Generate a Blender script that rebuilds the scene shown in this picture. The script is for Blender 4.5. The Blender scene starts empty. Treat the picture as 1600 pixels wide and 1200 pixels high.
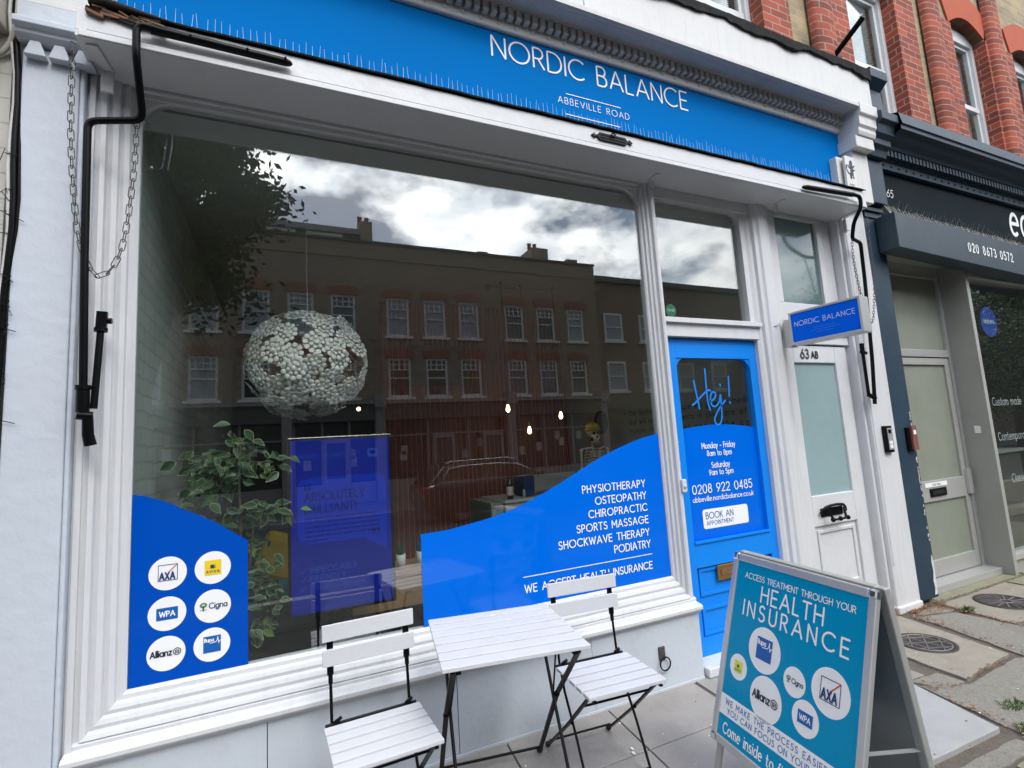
import bpy, bmesh, math, random
from mathutils import Vector, Matrix
S = bpy.context.scene
COL = S.collection
R = math.radians
rnd = random.Random(7)

# ------------------------------------------------------------------ camera
cam_d = bpy.data.cameras.new("camera")
cam = bpy.data.objects.new("camera", cam_d)
COL.objects.link(cam)
cam_d.sensor_width = 36.0
cam_d.lens = 17.894
cam_d.clip_start = 0.05
cam_d.clip_end = 600.0
_yaw, _pit, _rol = R(24.6239), R(6.7636), R(-3.5343)
_f = Vector((math.sin(_yaw)*math.cos(_pit), math.cos(_yaw)*math.cos(_pit), math.sin(_pit)))
_r = _f.cross(Vector((0, 0, 1))).normalized()
_u = _r.cross(_f)
_r2 = _r*math.cos(_rol) + _u*math.sin(_rol)
_u2 = -_r*math.sin(_rol) + _u*math.cos(_rol)
cam.matrix_world = Matrix(((_r2.x, _u2.x, -_f.x, 0), (_r2.y, _u2.y, -_f.y, -2.6), (_r2.z, _u2.z, -_f.z, 1.445), (0, 0, 0, 1)))
S.camera = cam

# ------------------------------------------------------------------ sky and sun
world = bpy.data.worlds.new("World")
S.world = world
world.use_nodes = True
_nt = world.node_tree
_nt.nodes.clear()
_n = _nt.nodes.new
sky = _n("ShaderNodeTexSky"); sky.sky_type = 'NISHITA'; sky.sun_disc = False
SUN_EL, SUN_AZ = R(48), math.atan2(0.10, -0.8)
sky.sun_elevation = SUN_EL; sky.sun_rotation = SUN_AZ
bg1 = _n("ShaderNodeBackground"); bg1.inputs[1].default_value = 0.15
_nt.links.new(sky.outputs[0], bg1.inputs[0])
tc = _n("ShaderNodeTexCoord")
mp = _n("ShaderNodeMapping"); mp.inputs['Scale'].default_value = (1.0, 1.0, 1.9); mp.inputs['Location'].default_value = (0.35, 0.1, 0.2)
_nt.links.new(tc.outputs['Generated'], mp.inputs[0])
nz = _n("ShaderNodeTexNoise"); nz.inputs['Scale'].default_value = 4.6; nz.inputs['Detail'].default_value = 10; nz.inputs['Roughness'].default_value = 0.58; nz.inputs['Distortion'].default_value = 0.0
_nt.links.new(mp.outputs[0], nz.inputs['Vector'])
rp = _n("ShaderNodeValToRGB"); rp.color_ramp.elements[0].position = 0.41; rp.color_ramp.elements[1].position = 0.54
_nt.links.new(nz.outputs[0], rp.inputs[0])
nz2 = _n("ShaderNodeTexNoise"); nz2.inputs['Scale'].default_value = 7.0; nz2.inputs['Detail'].default_value = 8; nz2.inputs['Roughness'].default_value = 0.6
_nt.links.new(mp.outputs[0], nz2.inputs['Vector'])
rp2 = _n("ShaderNodeValToRGB")
rp2.color_ramp.elements[0].position = 0.38; rp2.color_ramp.elements[0].color = (0.56, 0.60, 0.66, 1)
rp2.color_ramp.elements[1].position = 0.60; rp2.color_ramp.elements[1].color = (1.0, 1.0, 1.0, 1)
_nt.links.new(nz2.outputs[0], rp2.inputs[0])
bg2 = _n("ShaderNodeBackground"); bg2.inputs[1].default_value = 1.0
_nt.links.new(rp2.outputs[0], bg2.inputs[0])
# clouds are brightest round the veiled sun
dn = _n("ShaderNodeVectorMath"); dn.operation = 'NORMALIZE'; _nt.links.new(tc.outputs['Generated'], dn.inputs[0])
dd = _n("ShaderNodeVectorMath"); dd.operation = 'DOT_PRODUCT'; _nt.links.new(dn.outputs[0], dd.inputs[0])
dd.inputs[1].default_value = (math.sin(SUN_AZ)*math.cos(SUN_EL), math.cos(SUN_AZ)*math.cos(SUN_EL), math.sin(SUN_EL))
mr = _n("ShaderNodeMapRange"); mr.interpolation_type = 'SMOOTHSTEP'
mr.inputs[1].default_value = 0.35; mr.inputs[2].default_value = 1.0; mr.inputs[3].default_value = 0.6; mr.inputs[4].default_value = 5.2
_nt.links.new(dd.outputs['Value'], mr.inputs[0]); _nt.links.new(mr.outputs[0], bg2.inputs[1])
mx = _n("ShaderNodeMixShader")
_nt.links.new(rp.outputs[0], mx.inputs[0]); _nt.links.new(bg1.outputs[0], mx.inputs[1]); _nt.links.new(bg2.outputs[0], mx.inputs[2])
ow = _n("ShaderNodeOutputWorld"); _nt.links.new(mx.outputs[0], ow.inputs[0])

sun_d = bpy.data.lights.new("sun", 'SUN'); sun_d.energy = 0.9; sun_d.angle = R(14); sun_d.color = (1.0, 0.96, 0.9)
sun = bpy.data.objects.new("sun", sun_d); COL.objects.link(sun)
_sd = Vector((math.sin(SUN_AZ)*math.cos(SUN_EL), math.cos(SUN_AZ)*math.cos(SUN_EL), math.sin(SUN_EL)))
sun.rotation_euler = _sd.to_track_quat('Z', 'Y').to_euler()
sun.location = _sd*40
S.view_settings.view_transform = 'Standard'
S.view_settings.look = 'None'
S.view_settings.gamma = 1.0
S.view_settings.exposure = 0.30

# ------------------------------------------------------------------ materials
MATS = {}
def _base(name):
    m = bpy.data.materials.new(name); m.use_nodes = True
    nt = m.node_tree
    b = nt.nodes['Principled BSDF']
    MATS[name] = m
    return m, nt, b
def paint(name, col, rough=0.5, var=0.05, scale=6.0, bump=0.0, bscale=60.0, metal=0.0, dirt=0.0, dirtcol=(0.25, 0.23, 0.2), spec=0.5, coat=0.0, streak=False):
    m, nt, b = _base(name)
    n = nt.nodes.new; L = nt.links.new
    tc = n("ShaderNodeTexCoord")
    nz = n("ShaderNodeTexNoise"); nz.inputs['Scale'].default_value = scale; nz.inputs['Detail'].default_value = 6; nz.inputs['Roughness'].default_value = 0.62
    L(tc.outputs['Object'], nz.inputs['Vector'])
    mx = n("ShaderNodeMix"); mx.data_type = 'RGBA'
    mx.inputs['A'].default_value = (*[max(0, c*(1-var)) for c in col], 1)
    mx.inputs['B'].default_value = (*[min(1, c*(1+var)) for c in col], 1)
    L(nz.outputs[0], mx.inputs['Factor'])
    out = mx.outputs['Result']
    if dirt > 0:
        mp = n("ShaderNodeMapping"); mp.inputs['Scale'].default_value = (14, 14, 1.3) if streak else (2.2, 2.2, 2.2)
        L(tc.outputs['Object'], mp.inputs[0])
        n2 = n("ShaderNodeTexNoise"); n2.inputs['Scale'].default_value = 1.6; n2.inputs['Detail'].default_value = 9; n2.inputs['Roughness'].default_value = 0.68
        L(mp.outputs[0], n2.inputs['Vector'])
        rp = n("ShaderNodeValToRGB"); rp.color_ramp.elements[0].position = 0.5; rp.color_ramp.elements[1].position = 0.78
        L(n2.outputs[0], rp.inputs[0])
        mu = n("ShaderNodeMath"); mu.operation = 'MULTIPLY'; mu.inputs[1].default_value = dirt; L(rp.outputs[0], mu.inputs[0])
        m2 = n("ShaderNodeMix"); m2.data_type = 'RGBA'; m2.inputs['B'].default_value = (*dirtcol, 1)
        L(mu.outputs[0], m2.inputs['Factor']); L(out, m2.inputs['A']); out = m2.outputs['Result']
    L(out, b.inputs['Base Color'])
    rr = n("ShaderNodeMapRange"); rr.inputs[3].default_value = max(0.02, rough-0.08); rr.inputs[4].default_value = min(1, rough+0.1)
    L(nz.outputs[0], rr.inputs[0]); L(rr.outputs[0], b.inputs['Roughness'])
    b.inputs['Metallic'].default_value = metal
    b.inputs['Specular IOR Level'].default_value = spec
    b.inputs['Coat Weight'].default_value = coat
    if bump > 0:
        n3 = n("ShaderNodeTexNoise"); n3.inputs['Scale'].default_value = bscale; n3.inputs['Detail'].default_value = 5
        L(tc.outputs['Object'], n3.inputs['Vector'])
        bp = n("ShaderNodeBump"); bp.inputs['Strength'].default_value = bump; bp.inputs['Distance'].default_value = 0.01
        L(n3.outputs[0], bp.inputs['Height']); L(bp.outputs[0], b.inputs['Normal'])
    return m
def emit(name, col, strength):
    m, nt, b = _base(name)
    b.inputs['Base Color'].default_value = (0.01, 0.01, 0.01, 1)
    b.inputs['Emission Color'].default_value = (*col, 1); b.inputs['Emission Strength'].default_value = strength
    b.inputs['Roughness'].default_value = 0.5; b.inputs['Specular IOR Level'].default_value = 0.05
    return m
def glass(name, r0=0.085, tint=(0.93, 0.97, 0.95), dirty=0.012, wob=0.0):
    m, nt, b = _base(name)
    nt.nodes.remove(b)
    n = nt.nodes.new; L = nt.links.new
    ge = n("ShaderNodeNewGeometry")
    dt = n("ShaderNodeVectorMath"); dt.operation = 'DOT_PRODUCT'
    L(ge.outputs['Incoming'], dt.inputs[0]); L(ge.outputs['Normal'], dt.inputs[1])
    ab = n("ShaderNodeMath"); ab.operation = 'ABSOLUTE'; L(dt.outputs['Value'], ab.inputs[0])
    om = n("ShaderNodeMath"); om.operation = 'SUBTRACT'; om.inputs[0].default_value = 1; L(ab.outputs[0], om.inputs[1])
    pw = n("ShaderNodeMath"); pw.operation = 'POWER'; pw.inputs[1].default_value = 5; L(om.outputs[0], pw.inputs[0])
    ma = n("ShaderNodeMath"); ma.operation = 'MULTIPLY_ADD'; ma.inputs[1].default_value = 1-r0; ma.inputs[2].default_value = r0; L(pw.outputs[0], ma.inputs[0])
    tr = n("ShaderNodeBsdfTransparent"); tr.inputs[0].default_value = (*tint, 1)
    gl = n("ShaderNodeBsdfGlossy"); gl.inputs['Roughness'].default_value = 0.004; gl.inputs['Color'].default_value = (1, 1, 1, 1)
    if wob > 0:
        tc = n("ShaderNodeTexCoord"); nz = n("ShaderNodeTexNoise"); nz.inputs['Scale'].default_value = 1.3; nz.inputs['Detail'].default_value = 1
        L(tc.outputs['Object'], nz.inputs['Vector'])
        bp = n("ShaderNodeBump"); bp.inputs['Strength'].default_value = wob; bp.inputs['Distance'].default_value = 0.02
        L(nz.outputs[0], bp.inputs['Height']); L(bp.outputs[0], gl.inputs['Normal'])
    mx = n("ShaderNodeMixShader"); L(ma.outputs[0], mx.inputs[0]); L(tr.outputs[0], mx.inputs[1]); L(gl.outputs[0], mx.inputs[2])
    df = n("ShaderNodeBsdfDiffuse"); df.inputs[0].default_value = (0.6, 0.62, 0.6, 1)
    m2 = n("ShaderNodeMixShader"); m2.inputs[0].default_value = dirty
    L(mx.outputs[0], m2.inputs[1]); L(df.outputs[0], m2.inputs[2])
    L(m2.outputs[0], nt.nodes['Material Output'].inputs[0])
    return m
def brick(name, c1, c2, mortar, w=0.215, h=0.075, ms=0.010, rough=0.85, bump=0.5, blotch=0.35, dark=(0.06, 0.05, 0.045), warp=0.012):
    m, nt, b = _base(name)
    n = nt.nodes.new; L = nt.links.new
    tc = n("ShaderNodeTexCoord"); sp = n("ShaderNodeSeparateXYZ"); L(tc.outputs['Object'], sp.inputs[0])
    ad = n("ShaderNodeMath"); ad.operation = 'ADD'; L(sp.outputs[0], ad.inputs[0]); L(sp.outputs[1], ad.inputs[1])
    cb = n("ShaderNodeCombineXYZ"); L(ad.outputs[0], cb.inputs[0]); L(sp.outputs[2], cb.inputs[1])
    wz = n("ShaderNodeTexNoise"); wz.inputs['Scale'].default_value = 9; L(tc.outputs['Object'], wz.inputs['Vector'])
    wm = n("ShaderNodeVectorMath"); wm.operation = 'SCALE'; wm.inputs['Scale'].default_value = warp; L(wz.outputs['Color'], wm.inputs[0])
    wa = n("ShaderNodeVectorMath"); wa.operation = 'ADD'; L(cb.outputs[0], wa.inputs[0]); L(wm.outputs[0], wa.inputs[1])
    bt = n("ShaderNodeTexBrick"); bt.inputs['Scale'].default_value = 1.0
    bt.inputs['Brick Width'].default_value = w; bt.inputs['Row Height'].default_value = h
    bt.inputs['Mortar Size'].default_value = ms*0.5; bt.inputs['Mortar Smooth'].default_value = 0.15; bt.inputs['Bias'].default_value = 0.0
    bt.inputs['Color1'].default_value = (*c1, 1); bt.inputs['Color2'].default_value = (*c2, 1); bt.inputs['Mortar'].default_value = (*mortar, 1)
    L(wa.outputs[0], bt.inputs['Vector'])
    nz = n("ShaderNodeTexNoise"); nz.inputs['Scale'].default_value = 3.0; nz.inputs['Detail'].default_value = 9; nz.inputs['Roughness'].default_value = 0.7
    L(tc.outputs['Object'], nz.inputs['Vector'])
    rp = n("ShaderNodeValToRGB"); rp.color_ramp.elements[0].position = 0.48; rp.color_ramp.elements[1].position = 0.75
    L(nz.outputs[0], rp.inputs[0])
    mu = n("ShaderNodeMath"); mu.operation = 'MULTIPLY'; mu.inputs[1].default_value = blotch; L(rp.outputs[0], mu.inputs[0])
    mx = n("ShaderNodeMix"); mx.data_type = 'RGBA'; mx.inputs['B'].default_value = (*dark, 1)
    L(mu.outputs[0], mx.inputs['Factor']); L(bt.outputs['Color'], mx.inputs['A']); L(mx.outputs['Result'], b.inputs['Base Color'])
    b.inputs['Roughness'].default_value = rough
    nf = n("ShaderNodeTexNoise"); nf.inputs['Scale'].default_value = 90; nf.inputs['Detail'].default_value = 4; L(tc.outputs['Object'], nf.inputs['Vector'])
    sb = n("ShaderNodeMath"); sb.operation = 'MULTIPLY_ADD'; sb.inputs[1].default_value = -1.0; L(bt.outputs['Fac'], sb.inputs[0])
    m3 = n("ShaderNodeMath"); m3.operation = 'MULTIPLY'; m3.inputs[1].default_value = 0.35; L(nf.outputs[0], m3.inputs[0]); L(m3.outputs[0], sb.inputs[2])
    bp = n("ShaderNodeBump"); bp.inputs['Strength'].default_value = bump; bp.inputs['Distance'].default_value = 0.006
    L(sb.outputs[0], bp.inputs['Height']); L(bp.outputs[0], b.inputs['Normal'])
    return m

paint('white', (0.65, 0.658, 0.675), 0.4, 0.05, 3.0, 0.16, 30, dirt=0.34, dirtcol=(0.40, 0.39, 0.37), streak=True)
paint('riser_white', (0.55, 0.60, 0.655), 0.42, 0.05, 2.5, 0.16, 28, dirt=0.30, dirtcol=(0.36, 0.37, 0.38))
paint('white_wall', (0.54, 0.585, 0.65), 0.62, 0.05, 1.4, 0.35, 18, dirt=0.22, dirtcol=(0.52, 0.52, 0.55))
paint('white_clean', (0.65, 0.66, 0.675), 0.42, 0.05, 2.5, 0.16, 28, dirt=0.30, dirtcol=(0.42, 0.41, 0.40))
paint('white_board', (0.66, 0.66, 0.655), 0.55, 0.06, 2.0, 0.14, 20, dirt=0.40, dirtcol=(0.45, 0.43, 0.40), streak=True)
paint('cornice_shade_grime', (0.60, 0.57, 0.54), 0.6, 0.10, 6.0, 0.15, 40, dirt=0.4, dirtcol=(0.22, 0.20, 0.18))  # grey colour carries the unlit underside's shade as well as real grime
paint('fascia_blue', (0.0, 0.165, 0.52), 0.6, 0.07, 1.2, 0.03, 12, dirt=0.18, dirtcol=(0.0, 0.18, 0.50), streak=True, spec=0.02)
paint('door_blue', (0.006, 0.235, 0.80), 0.38, 0.03, 3.0, 0.05, 20, spec=0.25)
paint('vinyl_blue', (0.0, 0.14, 0.72), 0.05, 0.02, 1.0, spec=0.35)
paint('vinyl_deep', (0.0, 0.072, 0.46), 0.05, 0.02, 1.0, spec=0.35)
paint('sign_blue', (0.0, 0.14, 0.88), 0.4, 0.02, 1.0, spec=0.08)
paint('sign_faint', (0.06, 0.26, 0.85), 0.4, 0.01)
paint('poster_blue', (0.0, 0.285, 0.53), 0.25, 0.05, 1.5, 0.03, 5, spec=0.18)
paint('ink_white', (0.88, 0.89, 0.90), 0.45, 0.01)
paint('ink_pale', (0.55, 0.68, 0.85), 0.45, 0.01)
paint('ink_dark', (0.012, 0.018, 0.05), 0.5, 0.01)
paint('ink_navy', (0.006, 0.035, 0.16), 0.5, 0.01)
paint('ink_blue', (0.004, 0.11, 0.42), 0.4, 0.01)
paint('ink_bright', (0.004, 0.23, 0.80), 0.4, 0.01)
paint('ink_red', (0.55, 0.02, 0.02), 0.5, 0.01)
paint('ink_yellow', (0.85, 0.60, 0.01), 0.5, 0.01)
paint('ink_lime', (0.72, 0.74, 0.05), 0.5, 0.01)
paint('ink_green', (0.16, 0.32, 0.16), 0.5, 0.01)
paint('ink_teal', (0.01, 0.06, 0.13), 0.5, 0.01)
paint('green_sticker', (0.0, 0.22, 0.11), 0.4, 0.01)
paint('black_metal', (0.004, 0.004, 0.005), 0.32, 0.3, 10, 0.04, 120, spec=0.16)
paint('black_paint', (0.004, 0.004, 0.005), 0.30, 0.3, 18, 0.05, 160, dirt=0.10, dirtcol=(0.03, 0.027, 0.024), spec=0.14)
paint('chain_steel', (0.10, 0.095, 0.09), 0.5, 0.5, 30, metal=0.6)
paint('lead', (0.014, 0.014, 0.014), 0.8, 0.4, 8, 0.6, 30, dirt=0.35, dirtcol=(0.06, 0.06, 0.055), spec=0.2)
paint('old_wood', (0.16, 0.085, 0.045), 0.9, 0.6, 25, 0.7, 40)
paint('alu', (0.60, 0.60, 0.59), 0.35, 0.05, 6, 0.05, 50, metal=0.55)
paint('alu_dull', (0.42, 0.42, 0.40), 0.5, 0.06, 4, 0.08, 40, metal=0.25, dirt=0.25, dirtcol=(0.25, 0.23, 0.2))
paint('chrome', (0.75, 0.75, 0.75), 0.12, 0.02, metal=1.0)
paint('brass', (0.50, 0.28, 0.07), 0.35, 0.1, metal=0.9)
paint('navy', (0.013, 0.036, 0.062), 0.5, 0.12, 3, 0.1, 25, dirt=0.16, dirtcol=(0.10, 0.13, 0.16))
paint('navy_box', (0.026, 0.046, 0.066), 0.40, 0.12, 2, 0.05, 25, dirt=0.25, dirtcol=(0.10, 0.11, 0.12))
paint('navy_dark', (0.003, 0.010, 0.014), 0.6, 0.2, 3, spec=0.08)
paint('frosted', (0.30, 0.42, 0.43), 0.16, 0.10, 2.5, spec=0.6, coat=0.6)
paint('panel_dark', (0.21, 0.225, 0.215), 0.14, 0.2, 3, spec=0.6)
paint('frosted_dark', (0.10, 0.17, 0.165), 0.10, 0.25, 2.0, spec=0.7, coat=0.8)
paint('frosted_old', (0.26, 0.28, 0.23), 0.32, 0.14, 5, 0.25, 140, spec=0.5, dirt=0.2)
paint('slat_white', (0.63, 0.64, 0.665), 0.42, 0.04, 9, 0.08, 70, dirt=0.25, dirtcol=(0.42, 0.40, 0.37), streak=False)
paint('spike', (0.55, 0.64, 0.74), 0.25, 0.05, spec=0.6)
paint('spike_steel', (0.42, 0.40, 0.37), 0.35, 0.2, metal=0.6)
paint('plastic_grey', (0.5, 0.5, 0.49), 0.45)
paint('rubber', (0.012, 0.012, 0.012), 0.7)
paint('concrete_slab', (0.31, 0.292, 0.275), 0.80, 0.22, 5.0, 0.4, 110, dirt=0.5, dirtcol=(0.17, 0.15, 0.135))
paint('light_slab', (0.36, 0.36, 0.355), 0.75, 0.16, 9.0, 0.3, 140, dirt=0.25, dirtcol=(0.30, 0.29, 0.28))
paint('old_stone', (0.285, 0.257, 0.213), 0.88, 0.30, 11.0, 0.7, 60, dirt=0.6, dirtcol=(0.17, 0.155, 0.11))
paint('old_concrete', (0.255, 0.24, 0.207), 0.92, 0.45, 45.0, 1.0, 120, dirt=0.5, dirtcol=(0.13, 0.12, 0.09))
paint('mossy_stone', (0.245, 0.24, 0.17), 0.9, 0.28, 11.0, 0.7, 60, dirt=0.6, dirtcol=(0.17, 0.18, 0.09))
paint('joint_soil', (0.12, 0.10, 0.082), 0.95, 0.5, 30, 0.8, 80)
paint('tarmac', (0.035, 0.035, 0.037), 0.9, 0.3, 40, 0.6, 200)
paint('kerb', (0.30, 0.29, 0.28), 0.85, 0.15, 9, 0.4, 90)
paint('iron', (0.055, 0.048, 0.046), 0.5, 0.3, 25, 0.3, 160, metal=0.4)
paint('iron_rib', (0.24, 0.225, 0.215), 0.45, 0.2, 25, metal=0.4)
paint('litter', (0.20, 0.065, 0.035), 0.9, 0.5, 50)
paint('grass', (0.07, 0.14, 0.025), 0.7, 0.4, 30)
paint('red_step', (0.22, 0.07, 0.06), 0.7, 0.3, 12)
paint('leaf', (0.036, 0.092, 0.034), 0.4, 0.55, 22)
paint('leaf_tree', (0.050, 0.090, 0.022), 0.55, 0.5, 6)
paint('leaf_tree_pale', (0.085, 0.14, 0.035), 0.55, 0.5, 6)
paint('dark_paving', (0.055, 0.053, 0.05), 0.9, 0.3, 12, 0.4, 80)
paint('leaf_pale', (0.16, 0.24, 0.07), 0.45, 0.3, 20)
paint('leaf_edge', (0.40, 0.45, 0.27), 0.45, 0.2, 18)
paint('bark', (0.09, 0.07, 0.05), 0.9, 0.4, 14, 0.8, 40)
paint('wood', (0.40, 0.235, 0.115), 0.5, 0.3, 7, 0.05, 40)
paint('pot_white', (0.75, 0.75, 0.72), 0.4)
paint('pot_dark', (0.05, 0.05, 0.05), 0.6)
paint('yellow_fabric', (0.55, 0.38, 0.02), 0.9, 0.1, 20, 0.3, 200)
paint('teal_fabric', (0.03, 0.22, 0.24), 0.9, 0.1, 20, 0.3, 200)
paint('grey_fabric', (0.06, 0.075, 0.085), 0.9, 0.15, 20, 0.3, 200)
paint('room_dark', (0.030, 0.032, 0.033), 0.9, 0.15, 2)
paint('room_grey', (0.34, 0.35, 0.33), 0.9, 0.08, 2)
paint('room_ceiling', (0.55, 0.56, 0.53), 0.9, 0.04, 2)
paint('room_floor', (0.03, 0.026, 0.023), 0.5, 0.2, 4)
paint('slat_red', (0.36, 0.072, 0.044), 0.55, 0.35, 14, 0.1, 60)
paint('slat_line', (0.90, 0.74, 0.62), 0.6, 0.1)
paint('bone', (0.85, 0.79, 0.66), 0.6, 0.12, 20)
paint('socket_shade', (0.02, 0.015, 0.012), 0.8)
paint('bandana', (0.75, 0.48, 0.02), 0.85, 0.7, 60)
paint('petal', (0.90, 0.90, 0.87), 0.45, 0.06, 20)
paint('twig', (0.40, 0.28, 0.22), 0.7, 0.3, 30)
paint('paper', (0.75, 0.74, 0.70), 0.7)
paint('bottle_glass', (0.012, 0.010, 0.010), 0.12, spec=0.8)
paint('car_paint', (0.010, 0.011, 0.013), 0.15, 0.1, coat=1.0)
paint('car_glass', (0.012, 0.013, 0.014), 0.05, spec=1.0)
paint('tail_red', (0.45, 0.01, 0.01), 0.2)
paint('slate', (0.10, 0.10, 0.105), 0.8, 0.2)
paint('window_blind', (0.80, 0.84, 0.88), 0.55, 0.05, 3)
paint('net_curtain', (0.42, 0.46, 0.50), 0.6, 0.2, 4)
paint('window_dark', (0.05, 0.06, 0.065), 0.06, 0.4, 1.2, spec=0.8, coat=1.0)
paint('rubbed_brick', (0.42, 0.090, 0.042), 0.85, 0.15, 8, 0.2, 60, dirt=0.25, dirtcol=(0.1, 0.06, 0.05))
paint('shop_grey', (0.13, 0.13, 0.125), 0.6, 0.1)
paint('sash_white', (0.92, 0.93, 0.92), 0.6, 0.05)
paint('far_paving', (0.14, 0.135, 0.13), 0.9, 0.2)
paint('shop_white', (0.36, 0.35, 0.34), 0.6, 0.1)
paint('shop_dark', (0.012, 0.012, 0.012), 0.2, 0.2, spec=0.7)
paint('cream_board', (0.52, 0.49, 0.43), 0.7, 0.05, 3, 0.1, 30)
paint('cable_white', (0.55, 0.54, 0.52), 0.6, 0.1, 20, dirt=0.6, dirtcol=(0.03, 0.03, 0.03))
paint('cabinet', (0.10, 0.085, 0.07), 0.4, 0.15, 4)
paint('counter_pale', (0.40, 0.38, 0.35), 0.4, 0.1, 4)
paint('sticker_blue', (0.006, 0.07, 0.50), 0.4)
paint('plaque', (0.70, 0.69, 0.66), 0.5, 0.05, 8)
emit('screen_blue', (0.0, 0.012, 0.30), 0.55)
emit('screen_pale', (0.0, 0.026, 0.44), 0.62)
emit('screen_ink', (0.0, 0.003, 0.18), 0.45)
emit('screen_line', (0.02, 0.07, 0.50), 0.55)
emit('bulb', (1.0, 0.68, 0.32), 12.0)
glass('shop_glass', 0.118, (0.94, 0.97, 0.955), 0.002, 0.02)
glass('neighbour_glass', 0.07, (0.88, 0.93, 0.92), 0.012)
glass('door_glass', 0.062, (0.90, 0.94, 0.92), 0.006)
brick('brick_red', (0.42, 0.082, 0.038), (0.19, 0.040, 0.026), (0.36, 0.275, 0.215), 0.225, 0.075, 0.011, blotch=0.55, dark=(0.075, 0.03, 0.025))
brick('brick_yellow', (0.43, 0.33, 0.17), (0.27, 0.215, 0.13), (0.36, 0.32, 0.25), 0.225, 0.075, 0.014, blotch=0.5)
brick('brick_white', (0.52, 0.50, 0.46), (0.50, 0.485, 0.445), (0.40, 0.385, 0.36), 0.40, 0.105, 0.008, 0.6, 0.7, 0.08)
brick('brick_stock', (0.42, 0.32, 0.235), (0.30, 0.235, 0.18), (0.42, 0.38, 0.34), 0.225, 0.075, 0.012)
brick('brick_stock_red', (0.34, 0.23, 0.17), (0.25, 0.18, 0.135), (0.34, 0.30, 0.26), 0.225, 0.075, 0.012)
brick('brick_inside', (0.66, 0.71, 0.69), (0.58, 0.63, 0.61), (0.52, 0.57, 0.55), 0.225, 0.078, 0.012, 0.75, 1.0, 0.22, (0.25, 0.29, 0.28), 0.035)
paint('brick_arch_dull', (0.36, 0.16, 0.11), 0.85, 0.15, 8, 0.2, 60)

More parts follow.
